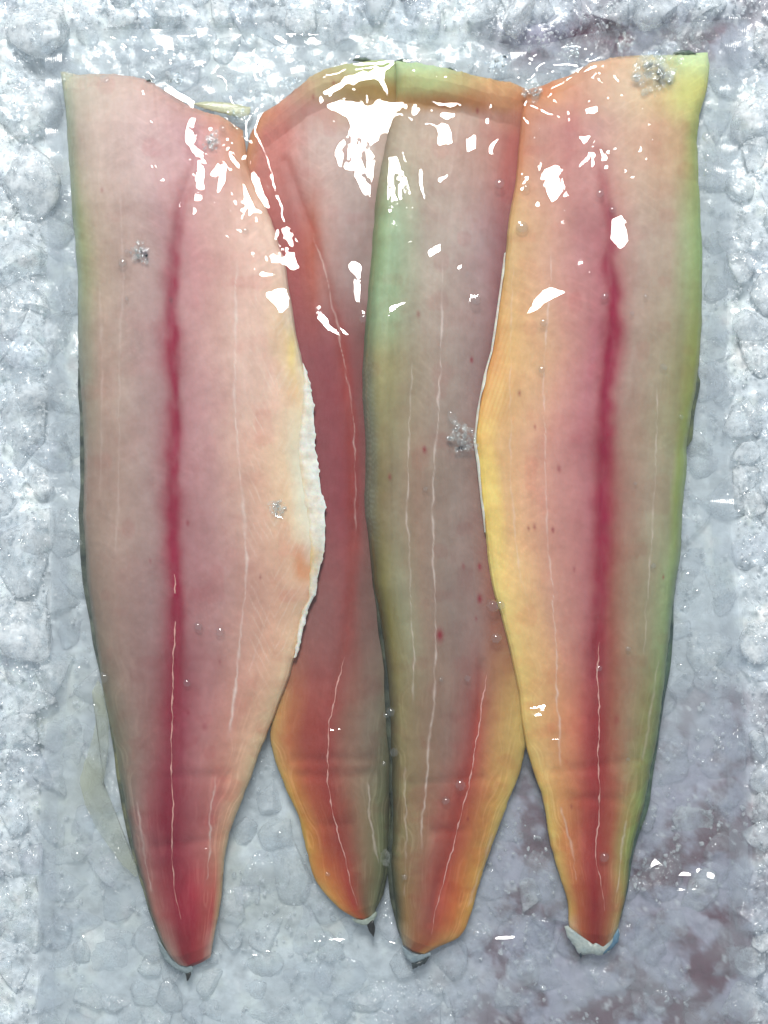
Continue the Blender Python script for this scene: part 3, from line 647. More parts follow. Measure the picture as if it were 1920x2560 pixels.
over = np.clip(samp(blur(H, 1.5), bx, by) / 0.003, 0, 1); over_r = (blur(H, 1.5) > .001).astype(float)
rim = np.minimum.reduce([U[..., 0] + 0 * by, 1 - U[..., 0] + 0 * by, V[..., 0] * 6 + 0 * bx]) / 0.05
rim = np.clip(rim, 0, 1)
crum = np.abs(fbm(bx / 170 + .3 * fbm(bx / 90, by / 90, 201, 2), by / 240, 202, 2, .4))
zf = zf + 0.0011 * (0.35 + loose) * crum + 0.00016 * fbm(bx / 50, by / 80, 205, 2)
zf = zf + 0.0010 * (1 - over) * (fbm(bx / 60, by / 60, 207, 3) * .5 + .3)   # follows the ice beneath
def crease(path, amp, w, z):
    p = smooth_poly(path, 24, 5); x0, y0 = p.min(0) - 5 * w; x1, y1 = p.max(0) + 5 * w
    m = (bx > x0) & (bx < x1) & (by > y0) & (by < y1)
    d, tt, sd = dist_poly(bx[m], by[m], p)
    e = sstep(0, .15, tt) * sstep(1, .85, tt)
    z[m] += amp * np.exp(-np.abs(d / w) ** 1.6) * e
for path, amp, w in [
  ([(690,1845),(760,1828),(880,1815)], .0006, 6), ([(780,1948),(830,1942),(870,1955)], .0006, 6), ([(1020,1790),(1110,1788)], .0004, 5), ([(1330,1838),(1380,1842),(1430,1828)], .0006, 6),
  ([(300,1930),(640,1936),(900,1928),(1200,1934),(1500,1922)], .00022, 9), ([(780,2052),(830,2058),(860,2062)], .0004, 5), ([(1080,2066),(1150,2068)], .0005, 5), ([(1440,1988),(1510,1990)], .0005, 5), ([(980,1930),(1130,1926),(1190,1946)], .0005, 5),
  ([(540,2405),(700,2372),(900,2346),(1080,2352),(1280,2350),(1400,2352)], .0011, 9), ([(580,2420),(640,2445),(680,2490)], .0009, 8), ([(1330,2330),(1360,2400),(1430,2480)], .0010, 8), ([(1325,2360),(1318,2450),(1260,2490)], .0012, 10),
  ([(160,1640),(230,1720),(240,1800)], .0008, 9), ([(150,1900),(260,2100),(345,2190)], .0012, 14), ([(1715,1070),(1760,1130),(1740,1180)], .0012, 10), ([(1700,1080),(1790,1060),(1830,1050)], .0009, 8), ([(1740,1225),(1830,1240)], .0008, 8),
  ([(110,300),(150,420),(155,600)], .0008, 8), ([(1790,300),(1800,520),(1790,700)], .0006, 8), ([(650,2480),(1000,2520),(1600,2510)], .0008, 9)]:
    crease(path, amp, w, zf)
zback = -0.0009 + 0.0006 * fbm(bx / 50, by / 50, 211, 3) * (1 - over)
zf = np.maximum(zf + 0.0009, zback + 0.0006)
zf = zback + (zf - zback) * np.clip(rim, 0.06, 1)

# slack film shaped to place highlights: these patches are tilted to mirror the window
GLINT_PATCH = [
 [(817,276),(834,264),(869,261),(900,270),(917,274),(950,268),(986,263),(1015,266),(1040,274),(999,287),(980,302),(974,325),(969,360),(967,388),(943,412),(934,450),(930,482),(924,517),(921,600),(914,600),(913,512),(898,478),(880,440),(850,430),(838,400),(842,375),(870,345),(876,325),(868,300),(840,290)],
 [(1062,261),(1085,267),(1112,271),(1164,271),(1150,280),(1121,281),(1090,275)], [(1090,294),(1110,291),(1136,300),(1132,310),(1105,308)],
 [(1108,319),(1128,332),(1134,378),(1110,376),(1092,384),(1066,408),(1052,440),(1056,490),(1066,518),(1058,518),(1046,490),(1042,445),(1056,408),(1085,375),(1095,335)],
 [(1160,360),(1190,345),(1186,385),(1165,395)], [(1085,465),(1130,440),(1132,452),(1095,475)],
 [(1004,600),(1018,625),(1028,600),(1026,640),(1022,700),(1018,740),(1012,780),(998,778),(1004,740),(1008,690),(1006,640)],
 [(884,695),(906,692),(905,740),(900,766),(890,768),(884,743)], [(868,680),(890,660),(912,680),(905,700),(880,700)],
 [(672,650),(690,640),(739,645),(754,684),(730,690),(713,672),(685,668)], [(669,743),(685,730),(705,728),(722,736),(732,752),(726,785),(706,800),(700,780),(684,768)], [(636,640),(650,630),(652,690),(700,700),(660,706),(642,690)],
 [(1452,298),(1460,280),(1484,282),(1482,300)], [(1428,350),(1450,356),(1472,352),(1452,378),(1446,366)],
 [(1343,400),(1356,432),(1385,418),(1399,432),(1392,455),(1399,486),(1384,512),(1369,524),(1362,490),(1354,450)],
 [(1310,796),(1328,756),(1350,735),(1371,724),(1408,744),(1370,756),(1338,784)],
 [(1520,560),(1545,545),(1550,585),(1560,620),(1535,640),(1515,610)], [(1060,640),(1100,620),(1105,645),(1070,660)], [(1130,680),(1155,668),(1150,690)]]
GLINT_LINE = [  # thin highlight lines put into the film's shape
 ([(804,268),(808,250),(821,239),(869,211),(930,195),(960,184),(984,170)], 8), ([(880,170),(930,166),(984,162)], 4), ([(997,163),(1060,167),(1134,180),(1180,192),(1199,202)], 6),
 ([(973,408),(978,469),(986,534),(996,598)], 6), ([(986,412),(1008,469),(1021,534),(1027,590)], 6), ([(967,808),(980,788),(1000,780)], 5), ([(919,520),(920,590),(918,650)], 5),
 ([(626,428),(650,480),(678,530)], 5), ([(704,578),(720,600),(737,628)], 5), ([(787,743),(802,785),(817,821),(852,847)], 6), ([(854,830),(876,849)], 5),
 ([(417,230),(450,246),(480,254)], 7), ([(480,262),(492,300),(476,330),(474,370),(508,396),(510,450),(504,510),(492,572)], 6), ([(563,425),(558,480),(545,520)], 4), ([(578,394),(606,432)], 5), ([(612,470),(636,540),(650,545),(672,540)], 5),
 ([(1476,367),(1462,400),(1448,443),(1440,488),(1420,525),(1405,550),(1399,600)], 6), ([(1596,285),(1610,370),(1625,450),(1640,492)], 4), ([(1490,385),(1500,410),(1503,440)], 4),
 ([(1277,480),(1262,560),(1256,650),(1252,720),(1240,790)], 5), ([(1298,440),(1310,460),(1300,490)], 4), ([(1440,190),(1480,178),(1530,172)], 4), ([(1215,330),(1222,280),(1218,215)], 4), ([(1230,400),(1220,380),(1240,358),(1252,366)], 4),
 ([(900,790),(912,795),(916,812)], 4), ([(1168,770),(1176,748),(1196,748)], 4), ([(1430,630),(1450,690),(1470,730)], 4)]
def in_poly(px, py, pts):
    c = np.zeros(px.shape, bool); n = len(pts)
    for i in range(n):
        (x1, y1), (x2, y2) = pts[i], pts[(i + 1) % n]
        if y1 == y2: continue
        c ^= ((y1 > py) != (y2 > py)) & (px < (x2 - x1) * (py - y1) / (y2 - y1) + x1)
    return c
GLINT_LOW = [([(690,1842),(730,1834),(790,1822),(880,1814)], 4), ([(790,1948),(835,1940)], 4), ([(800,1958),(860,1962),(872,1950)], 3), ([(1018,1790),(1050,1786)], 3), ([(1332,1836),(1372,1842),(1400,1838)], 4), ([(1400,1836),(1434,1828)], 3),  # lower strips of film tilted to give glints
 ([(980,1926),(1060,1922),(1130,1926)], 3), ([(1085,1945),(1190,1946)], 3), ([(1090,2066),(1145,2068)], 3), ([(1444,1986),(1505,1990)], 3), ([(780,2052),(836,2064)], 3), ([(500,1936),(580,1930)], 3), ([(500,2120),(530,2110)], 4), ([(540,1965),(580,1960)], 3),
 ([(645,1905),(668,1892)], 5), ([(630,1790),(670,1802)], 3), ([(590,2400),(640,2388),(700,2374)], 4), ([(690,2366),(760,2356),(880,2350)], 4), ([(940,2350),(1000,2352)], 5), ([(1230,2345),(1290,2348)], 5), ([(1300,2348),(1340,2344)], 3), ([(1262,2478),(1300,2466),(1330,2430),(1338,2400)], 6),
 ([(1310,2330),(1330,2360),(1400,2440),(1440,2500)], 3), ([(160,2150),(180,2140),(205,2136)], 4), ([(170,2166),(195,2160)], 4), ([(600,2450),(620,2490)], 6), ([(1318,1762),(1352,1758),(1346,1776),(1316,1780)], 9), ([(1622,2180),(1640,2150),(1660,2170)], 7), ([(1700,2190),(1760,2180),(1800,2200)], 8), ([(1650,2210),(1720,2230),(1760,2215)], 6),
 ([(1740,1100),(1755,1070)], 5), ([(1800,1110),(1812,1180)], 6), ([(1770,1260),(1830,1262)], 5), ([(780,2120),(800,2110)], 3), ([(250,1720),(262,1700),(272,1716)], 4), ([(640,1560),(660,1572)], 3), ([(690,1290),(720,1298)], 5), ([(150,360),(140,420)], 4), ([(1100,1590),(1120,1588)], 3)]
_r = random.Random(3)
while len(GLINT_LOW) < 170:                                   # random puckers added over the ice, shaped for small glints
    x_ = _r.uniform(130, 1830); y_ = _r.uniform(1000, 2540)
    if samp(over_r, np.array([x_]), np.array([y_]))[0] > .05: continue
    a_ = _r.uniform(0, 3.14); l_ = _r.uniform(5, 16); GLINT_LOW.append(([(x_, y_), (x_ + l_ * math.cos(a_), y_ + l_ * .6 * math.sin(a_)), (x_ + l_ * 1.6 * math.cos(a_ + .5), y_ + l_ * math.sin(a_ + .5))], _r.uniform(1.8, 3.4)))
def shape_glints(zf, J0=None, rounds=2, its=200):
    J = nv; I0 = 0; X = bx[:J]; Y = by[:J]; z = zf[:J].copy(); z0 = z.copy()
    lam = np.array(key.location); eye = np.array(cam.location)
    P3 = np.stack([WX(X), WY(Y), z], -1); a = lam - P3; a /= np.linalg.norm(a, axis=-1, keepdims=True); b = eye - P3; b /= np.linalg.norm(b, axis=-1, keepdims=True)
    h = a + b; gx_ = -h[..., 0] / h[..., 2]; gy_ = -h[..., 1] / h[..., 2]          # slope that mirrors the window
    hx = np.gradient(WX(X), axis=1); hy = np.gradient(WY(Y), axis=0)
    dzx = np.gradient(z, axis=1) / hx; dzy = np.gradient(z, axis=0) / hy
    wx = X + 5 * fbm(X / 22, Y / 22, 501, 3); wy = Y + 5 * fbm(X / 22, Y / 22, 502, 3)
    M = np.zeros(X.shape, bool)
    for p in GLINT_PATCH:
        q = np.array(p); bb = (X > q[:, 0].min() - 12) & (X < q[:, 0].max() + 12) & (Y > q[:, 1].min() - 12) & (Y < q[:, 1].max() + 12)
        M[bb] |= in_poly(wx[bb], wy[bb], p)
    hole = (fbm(X / 16, Y / 16, 503, 2) > .34) & (X > 830) & (X < 920) & (Y > 350) & (Y < 490); M &= ~hole
    for p, w in GLINT_LINE + GLINT_LOW:
        q = np.array(p); bb = (X > q[:, 0].min() - 15) & (X < q[:, 0].max() + 15) & (Y > q[:, 1].min() - 15) & (Y < q[:, 1].max() + 15)
        d, t_, _ = dist_poly(wx[bb], wy[bb], p); M[bb] |= d < (1.25 if q[0, 1] < 1000 else .85) * w * (.45 + .6 * np.sin(np.pi * t_)) * (.7 + .6 * np.clip(fbm(X[bb] / 14, Y[bb] / 14, 507, 2) + .5, 0, 1))
    low = np.minimum(samp(Hd, X, Y) + 0.0005, z0)
    for rnd in range(rounds):
        dzx = np.gradient(z, axis=1) / hx; dzy = np.gradient(z, axis=0) / hy
        near = (np.abs(dzx - gx_) < .12) & (np.abs(dzy - gy_) < .10) & ~M & (Y < 1000)  # other film tilted away to keep stray highlights out
        Gx = np.where(M, gx_, np.where(near, gx_ + np.where(dzx > gx_, .15, -.15), dzx)); Gy = np.where(M, gy_, np.where(near, gy_ + np.where(dzy < gy_ - .06, -.16, .16), dzy))
        W = np.where(M, 8.0, np.where(near, 2.0, 1.0))
        ex = 0.5 * (Gx[:, 1:] * hx[:, 1:] + Gx[:, :-1] * hx[:, :-1]); ey = 0.5 * (Gy[1:] * hy[1:] + Gy[:-1] * hy[:-1])
        ux = np.minimum(W[:, 1:], W[:, :-1]); uy = np.minimum(W[1:], W[:-1])
        den = np.zeros_like(z); den[:, 1:] += ux; den[:, :-1] += ux; den[1:] += uy; den[:-1] += uy; den += 0.0015
        zp = z.copy()
        for _ in range(its):
            num = 0.0015 * z0
            num[:, 1:] += ux * (z[:, :-1] + ex); num[:, :-1] += ux * (z[:, 1:] - ex)
            num[1:] += uy * (z[:-1] + ey); num[:-1] += uy * (z[1:] - ey)
            n_ = np.maximum(1.93 * (num / den - zp) + zp, low)      # second order relaxation: broad facets settle too
            zp = z.copy(); z[1:-1, 1:-1] = n_[1:-1, 1:-1]
    zf = zf.copy(); zf[:J] = z; return zf
zf = shape_glints(zf)
bag = empty('plastic_bag', (0, 0, 0))
tag(bag, 'clear vacuum bag with slack shiny film, sealed round four fish fillets', 'bag')
front = mesh('front_film', np.stack([WX(bx), WY(by), zf], -1).reshape(-1, 3), grid_faces(nv, nu), M_film, bag)
s_ = 4
mesh('back_film', np.stack([WX(bx), WY(by), zback - 0.0002], -1)[::s_, ::s_].reshape(-1, 3), grid_faces(len(range(0, nv, s_)), len(range(0, nu, s_))), M_back, bag)
# sealed margins with fine ribs
def seal(side, w, name='side_seal'):
    n = 400; e = (L if side < 0 else R)
    t = np.linspace(0, len(e) - 1, n); px = np.interp(t, np.arange(len(e)), e[:, 0]); py = np.interp(t, np.arange(len(e)), e[:, 1])
    rows = []
    for q in np.linspace(0, 1, 7):
        x_ = px - side * w * q; zz = np.interp(py, by[:, 0 if side < 0 else -1], zf[:, 3 if side < 0 else -4])
        rows.append(np.stack([WX(x_), WY(py), zz + 0.0007 + 0.0006 * q + 0.0006 * fbm(x_ / 60, py / 80, 301, 3)], -1))
    f = grid_faces(n, 7); mesh(name, np.stack(rows, 1).reshape(-1, 3), f if side < 0 else f[:, ::-1], M_seal, bag)
seal(-1, 44); seal(1, 60)

fz = np.zeros((RH, RW)); np.maximum.at(fz, (np.round((by - Y0) / CS).astype(int).ravel(), np.round((bx - X0) / CS).astype(int).ravel()), zf.ravel())
def film_z(x, y): return float(samp(fz, np.array([float(x)]), np.array([float(y)]))[0])

# trapped air bubbles under the film
def dome_mesh():
    v = []; f = []; n = 18; prof = [(1.0, -.1), (.99, .22), (.90, .48), (.70, .72), (.38, .87)]
    for r, h in prof:
        for i in range(n): v.append((r * math.cos(i * 2 * math.pi / n), r * math.sin(i * 2 * math.pi / n), h))
    v.append((0, 0, .92))
    for k in range(len(prof) - 1):
        for i in range(n): j = (i + 1) % n; f.append((k * n + i, k * n + j, (k + 1) * n + j, (k + 1) * n + i))
    for i in range(n): f.append(((len(prof) - 1) * n + i, (len(prof) - 1) * n + (i + 1) % n, len(v) - 1))
    m = bpy.data.meshes.new('air_bubble'); m.from_pydata(v, [], f); m.polygons.foreach_set('use_smooth', [True] * len(f)); m.materials.append(M_bub); return m
dm = dome_mesh()
BUB = [(505,1560,14),(558,1574,13),(476,1700,13),(1140,1072,9),(1120,1100,7),(1500,752,10),(1600,753,8),(1566,795,7),(1645,925,11),(1690,1046,7),(1184,760,16),(1236,1590,16),(1226,1510,18),(1245,1508,13),(1165,1688,11),(977,1770,12),(985,1870,13),
 (1352,815,11),(1347,930,9),(1620,1412,8),(1560,1616,9),(1560,1888,7),(1112,1990,14),(1148,1952,14),(1504,2132,14),(1263,2137,7),(1673,1974,7),(603,2325,9),(1195,2335,14),(1010,2180,8),(756,2167,10),(820,2182,9),(700,2086,13),(1488,1664,11),(1060,1224,8),
 (268,1690,18),(240,1765,16),(192,2140,20),(1716,1440,22),(1740,1480,14),(1710,1520,10),(1700,1665,14),(1790,1700,14),(1612,2060,16),(1640,2090,12),(1712,2100,10),(1760,350,12),(1764,400,11),(1762,440,12),(1245,470,14),(1310,480,13),(1300,580,16),(560,330,10),
 (320,670,12),(331,642,9),(620,590,9),(1490,500,12),(1520,540,9),(910,810,13),(330,758,7),(1575,1210,6),(1100,1690,7),(960,1900,7),(965,1780,9)]
for (x_, y_, r_) in BUB:
    o = bpy.data.objects.new('air_bubble', dm); COL.objects.link(o); o.parent = bag
    o.location = (float(WX(x_)), float(WY(y_)), film_z(x_, y_) + 0.0001); s = r_ * PX * random.uniform(.8, 1.05)
    o.scale = (s * random.uniform(.8, 1.1), s, s * random.uniform(.7, 1.1)); o.rotation_euler = (0, 0, random.uniform(0, 6))

# ------------------------------------------------------------------ ice
def ice_mesh(seed, sub=4, cuts=9, rough=1.0, mat=None, name='ice_chunk'):
    import bmesh
    r = random.Random(seed); bm = bmesh.new(); bmesh.ops.create_icosphere(bm, subdivisions=sub, radius=1.0)
    V_ = np.array([v.co[:] for v in bm.verts])
    pl = []
    for _ in range(cuts):
        d = np.array([r.gauss(0, 1), r.gauss(0, 1), r.gauss(0, .8)]); d /= np.linalg.norm(d); pl.append((d, r.uniform(.38, .8)))
    for d, h in pl:
        e = V_ @ d - h; m = e > 0; V_[m] -= np.outer(e[m] * .97, d)
    q = V_.copy(); nrm = V_ / np.linalg.norm(V_, axis=1, keepdims=True)
    n = 0.06 * fbm(q[:, 0] * 2.5 + q[:, 2] * 1.7 + seed * 7, q[:, 1] * 2.5 - q[:, 2] * 1.3, seed, 3) + rough * 0.035 * fbm(q[:, 0] * 9 + q[:, 2] * 6 + seed, q[:, 1] * 9 + q[:, 2] * 5, seed + 5, 3)
    V_ = V_ + nrm * n[:, None]
    for v, c in zip(bm.verts, V_): v.co = c
    m = bpy.data.meshes.new(name); bm.to_mesh(m); bm.free()
    m.polygons.foreach_set('use_smooth', [True] * len(m.polygons)); m.materials.append(mat); return m

POOL = {'cloudy': [ice_mesh(s, 4, 8 + s % 5, 1.0, M_ice) for s in range(8)],
        'white': [ice_mesh(20 + s, 4, 9, 1.6, M_white) for s in range(6)],
        'clear': [ice_mesh(40 + s, 4, 8, .6, M_clear) for s in range(6)]}

def edge_at(y): return np.interp(y, L[:, 1], L[:, 0]), np.interp(y, R[:, 1], R[:, 0])
def top_at(x): return np.interp(x, T[:, 0], T[:, 1])
occ = blur((H > 0.0005).astype(float), 1.0)

# packed bed under everything
gx, gy = np.meshgrid(np.r_[np.arange(-1600, -300, 26.0), np.arange(-300, 2221, 9.0), np.arange(2230, 3500, 26.0)], np.r_[np.arange(-1600, -300, 26.0), np.arange(-300, 2861, 9.0), np.arange(2870, 4200, 26.0)])
bz = -0.0070 + 0.0025 * fbm(gx / 110, gy / 110, 401, 4) + 0.0012 * np.abs(fbm(gx / 30, gy / 30, 405, 3))
pur = np.clip(sstep(900, 1350, gx) * sstep(1650, 2050, gy) * 1.0 + sstep(1150, 1350, gx) * sstep(220, 60, gy) + sstep(1650, 1850, gx) * sstep(1450, 1800, gy) * .5, 0, 1)
pb = sstep(-0.16, 0.22, fbm(gx / 90, gy / 90, 411, 5, .62)) * pur * .95
yel = np.exp(-((gx - 250) / 190) ** 2 - ((gy - 1950) / 300) ** 2) + .8 * np.exp(-((gx - 640) / 240) ** 2 - ((gy - 2200) / 190) ** 2)
yel = np.clip(yel, 0, 1) * sstep(-.4, .3, fbm(gx / 110, gy / 110, 415, 3))
ca, cb, cc_ = s2l((218, 228, 234)), s2l((98, 52, 68)), s2l((184, 190, 178))
cbed = np.clip(ca * (1 + .30 * fbm(gx / 60, gy / 60, 417, 4)[..., None]), .2, .85)
inb_ = sstep(30, -30, gx - np.interp(gy, R[:, 1], R[:, 0])) * sstep(-60, 20, gy - 60); pb = pb * (.35 + .65 * inb_); lav = np.clip(pur * (.25 + .75 * inb_), 0, 1)[..., None]; cbed = cbed * (1 - lav * .7) + s2l((148, 140, 168)) * lav * .7
cbed = cbed * (1 - pb[..., None]) + cb * pb[..., None]
cbed = cbed * (1 - .7 * yel[..., None]) + .7 * cc_ * yel[..., None]
spk = sstep(.42, .75, fbm(gx / 22, gy / 22, 421, 3))[..., None]; cbed = cbed * (1 - spk * .8) + s2l((236, 242, 246)) * spk * .8
oute = np.maximum.reduce([sstep(10, -60, gx - np.interp(gy, L[:, 1], L[:, 0])), sstep(-10, 60, gx - np.interp(gy, R[:, 1], R[:, 0])), sstep(10, -40, gy - np.interp(gx, T[:, 0], T[:, 1]))])
bz = bz + 0.0032 * oute + 0.0016 * oute * fbm(gx / 26, gy / 26, 423, 3)
M_bed = simple_mat('packed_ice', 0.15, 0.6, bump=0.8, bscale=260)
bed = mesh('ice_bed', np.stack([WX(gx), WY(gy), bz], -1).reshape(-1, 3), grid_faces(*gx.shape), M_bed, None, True, cbed.reshape(-1, 3))
tag(bed, kind='structure')

placed = []
def chunk(x, y, r, kind, z, label, group, flat=.62, rot=None):
    m = random.choice(POOL[kind]); o = bpy.data.objects.new('ice_chunk', m); COL.objects.link(o)
    s = r * PX; o.scale = (s * random.uniform(.85, 1.2), s * random.uniform(.85, 1.2), s * flat)
    o.rotation_euler = (random.uniform(-.35, .35), random.uniform(-.35, .35), random.uniform(0, 6.28))
    o.location = (float(WX(x)), float(WY(y)), z - s * flat * .8)
    tag(o, label, 'ice', group); placed.append((x, y, r)); return o

BIG = [  # ice chunks one can point to
 (55,1395,100,'cloudy',.006,'rounded cloudy ice chunk bulging at left bag edge, uppermost of three stacked lumps'),
 (60,1560,105,'white',.006,'frosty white ice lump at left bag edge, middle of three stacked lumps'),
 (40,1680,80,'clear',.003,'clear ice lump at left bag edge below the frosty white lump'),
 (55,455,85,'white',.007,'bright white frosty ice lump at left beside the upper bag corner'),
 (100,60,120,'white',.006,'large white ice slab in the top left corner of the picture'),
 (40,260,95,'cloudy',.004,'grey cloudy ice block at left edge just under the corner slab'),
 (45,640,85,'cloudy',.005,'cloudy ice block at left edge beneath the bright frosty lump'),
 (40,860,90,'clear',.004,'clear grey ice block at left edge, halfway between frosty lumps'),
 (45,1075,95,'cloudy',.004,'granular ice block at left edge above the three stacked lumps'),
 (1290,40,62,'white',.009,'pointed white ice piece poking down over the bag top edge'),
 (1215,25,55,'cloudy',.006,'small ice piece left of the pointed white piece at top'),
 (1400,30,72,'clear',.004,'speckled clear ice chunk right of the pointed piece at top'),
 (1640,15,70,'cloudy',.004,'cloudy ice chunk at the top edge above the right fillet'),
 (1900,300,75,'white',.006,'bright crushed ice lump at right edge beside the green fillet corner'),
 (1890,820,60,'cloudy',.004,'rough ice lump at right edge midway down the bag seal'),
 (1910,1600,60,'white',.004,'sparkling white ice lump at right edge near the bag bulge')]
for x, y, r, kd, z, lb in BIG: chunk(x, y, r, kd, z, lb, 'ice chunks around the bag')
def region(x, y, kd):
    look = {'white': 'frosty white', 'cloudy': 'cloudy grey', 'clear': 'clear'}[kd]
    part = 'upper' if y < 850 else 'middle' if y < 1700 else 'lower'
    if y < 110:
        side = 'left' if x < 640 else 'middle' if x < 1280 else 'right'
        return '%s ice piece at the top edge of the picture, %s third' % (look, side), 'ice chunks around the bag'
    if x < 125: return '%s ice piece in the %s part of the strip left of the bag' % (look, part), 'ice chunks around the bag'
    if x > 1825: return '%s ice piece in the %s part of the strip right of the bag' % (look, part), 'ice chunks around the bag'
    if y < 1700: w = 'beside the left fillet' if x < 700 else 'beside the right fillet' if x > 1500 else 'above the middle fillets'
    elif x < 420: w = 'left of the left tail'
    elif x < 960: w = 'between the left tail and the middle tails' if y < 2330 else 'below the left tails'
    elif y > 2400: w = 'below the right tails'
    elif x < 1460: w = 'between the middle tails and the right tail'
    else: w = 'right of the right tail'
    return '%s ice seen through the bag %s' % (look, w), 'ice under the clear bag'
tries = 0; cnt = 0
while tries < 9000 and cnt < 280:
    tries += 1
    x = random.uniform(-60, 1980); y = random.uniform(-60, 2620)
    l_, r_ = edge_at(y); inb = (l_ < x < r_) and y > top_at(x)
    if inb and samp(occ, np.array([x]), np.array([y]))[0] > .6: continue
    r = random.uniform(40, 95) if inb else random.uniform(40, 90)
    if any((x - a) ** 2 + (y - b) ** 2 < (0.45 * (r + c)) ** 2 for a, b, c in placed): continue
    low = sstep(1000, 1300, x) * sstep(1700, 2000, y)
    if inb: kd = 'clear' if random.random() < .35 + .5 * low else 'cloudy'; z = random.uniform(-.0042, -.0026)
    else: kd = random.choice(['cloudy', 'white', 'cloudy', 'clear']); z = random.uniform(-.001, .0025)
    lb, g = region(x, y, kd); chunk(x, y, r, kd, z, lb, g); cnt += 1

# loose crushed ice: thousands of tiny shards, one mass
def shards(name, n, sampler, smin, smax, mat):
    ico = np.array([[0, 0, 1], [.89, 0, .45], [.28, .85, .45], [-.72, .53, .45], [-.72, -.53, .45], [.28, -.85, .45], [.72, .53, -.45], [-.28, .85, -.45], [-.89, 0, -.45], [-.28, -.85, -.45], [.72, -.53, -.45], [0, 0, -1]])
    fi = np.array([[0,1,2],[0,2,3],[0,3,4],[0,4,5],[0,5,1],[1,6,2],[2,7,3],[3,8,4],[4,9,5],[5,10,1],[6,7,2],[7,8,3],[8,9,4],[9,10,5],[10,6,1],[11,7,6],[11,8,7],[11,9,8],[11,10,9],[11,6,10]])
    c = sampler(n); n = len(c)
    s = rng.uniform(smin, smax, n)[:, None, None] * rng.uniform(.5, 1.2, (n, 1, 3)) * rng.uniform(.65, 1.25, (n, 12, 1))
    q = rng.normal(size=(n, 4)); q /= np.linalg.norm(q, axis=1, keepdims=True); w, a, b, d = q.T
    Rm = np.stack([1 - 2 * (b * b + d * d), 2 * (a * b - d * w), 2 * (a * d + b * w), 2 * (a * b + d * w), 1 - 2 * (a * a + d * d), 2 * (b * d - a * w), 2 * (a * d - b * w), 2 * (b * d + a * w), 1 - 2 * (a * a + b * b)], -1).reshape(n, 3, 3)
    v = np.einsum('nij,nkj->nki', Rm, ico[None] * s) * PX + c[:, None]
    f = (fi[None] + 12 * np.arange(n)[:, None, None]).reshape(-1, 3)
    return mesh(name, v.reshape(-1, 3), f, mat, None, False)
tops = np.array([(a, b, c) for a, b, c in placed])
def outside(n):
    out = []
    while len(out) < n:
        x = rng.uniform(-60, 1980); y = rng.uniform(-60, 2620)
        l_, r_ = edge_at(y)
        if l_ - 4 < x < r_ + 4 and y > top_at(x) - 2: continue
        out.append((WX(x), WY(y), rng.uniform(-.003, .0025)))
    return np.array(out)
def inside(n):
    out = []
    while len(out) < n:
        x = rng.uniform(90, 1880); y = rng.uniform(60, 2620)
        l_, r_ = edge_at(y)
        if not (l_ < x < r_ and y > top_at(x)): continue
        if samp(occ, np.array([x]), np.array([y]))[0] > .7: continue
        if vn(np.array([x / 130]), np.array([y / 130]), 77)[0] < -.15: continue
        out.append((WX(x), WY(y), rng.uniform(-.006, -.0024)))
    return np.array(out)
o = shards('crushed_ice', 8000, outside, 1.6, 6, M_shard); tag(o, 'loose crushed ice grains glittering around the bag', 'ice', kind='stuff')
o = shards('crushed_ice', 1200, inside, 3, 9, M_shard); tag(o, 'crushed ice grains showing through the clear bag', 'ice', kind='stuff')

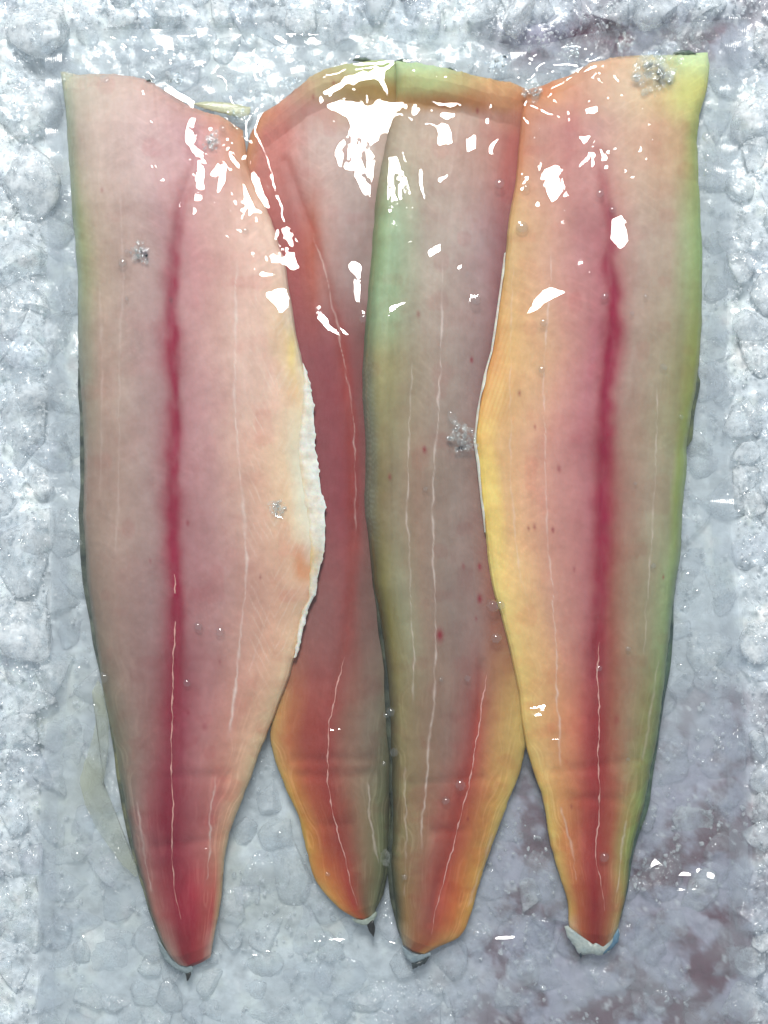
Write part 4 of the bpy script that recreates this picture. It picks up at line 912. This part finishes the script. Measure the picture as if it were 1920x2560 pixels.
# small ice fragments lying on the bag
FRAG = [(1630,195,66,'translucent frosted ice lump resting on the top of the right fillet'),(362,645,26,'small melting ice flake on the left fillet'),
 (1150,1100,36,'melting ice flake on the greyish middle fillet'),(1130,1050,20,'tiny ice bead above the flake on the middle fillet'),(700,1270,22,'clear ice splinter near the white belly edge of the left fillet'),
 (966,2135,20,'glassy ice crumb wedged between the two middle tails'),(1325,236,30,'clump of ice crumbs in the notch left of the right fillet'),(600,300,30,'clump of ice crumbs in the notch right of the left fillet'),
 (270,205,14,'tiny ice bead near the top of the left fillet'),(440,205,26,'ice crumbs along the top edge of the left fillet'),(725,215,24,'ice crumbs at the top left shoulder of the second fillet'),(1245,165,34,'clear ice lump above the third fillet'),(1425,135,30,'clear round ice piece above the right fillet shoulder'),
 (1560,115,34,'ice splinters behind the top edge of the right fillet'),(165,190,20,'ice bead at the top left corner of the left fillet'),(198,1355,14,'glassy bead of ice at the dark left edge of the left fillet'),(535,365,24,'wet ice crumbs over the pink top of the left fillet')]
def clump_mesh(seed, n=95):
    import bmesh
    r = random.Random(seed); bm = bmesh.new()
    for i in range(n):
        a = r.uniform(0, 6.283); d = math.sqrt(r.random()); rr = r.uniform(.08, .24) * (1.15 - .5 * d)
        g = bmesh.ops.create_icosphere(bm, subdivisions=2, radius=rr)
        o_ = Vector((d * math.cos(a) * (1 + .25 * math.sin(3 * a + seed)), d * math.sin(a) * .85, r.uniform(0, .5) * (1 - d)))
        for v in g['verts']: v.co = Vector((v.co.x * r.uniform(.9, 1.1), v.co.y, v.co.z * .9)) + o_
    m = bpy.data.meshes.new('ice_fragment'); bm.to_mesh(m); bm.free(); m.polygons.foreach_set('use_smooth', [True] * len(m.polygons))
    return m
fm = [ice_mesh(60 + s, 3, 8, 1.5, ice_material('melting_ice', cloud=(.0, .09), tint=(.92, .92, .84), bump=.35, gior=1.3) if s == 0 else bpy.data.materials['melting_ice'], 'ice_fragment') for s in range(4)]
cm = [clump_mesh(s) for s in range(3)]
for m in cm: m.materials.append(bpy.data.materials['melting_ice'])
for x, y, r, lb in FRAG:
    o = bpy.data.objects.new('ice_fragment', random.choice(fm if r < 22 else cm)); COL.objects.link(o); s = r * PX
    o.scale = (s * random.uniform(.85, 1.15), s * random.uniform(.8, 1.1), s * .26); o.rotation_euler = (0, 0, random.uniform(0, 6))
    o.location = (float(WX(x)), float(WY(y)), film_z(x, y) + s * .12)
    tag(o, lb, 'ice', 'ice fragments on the bag')
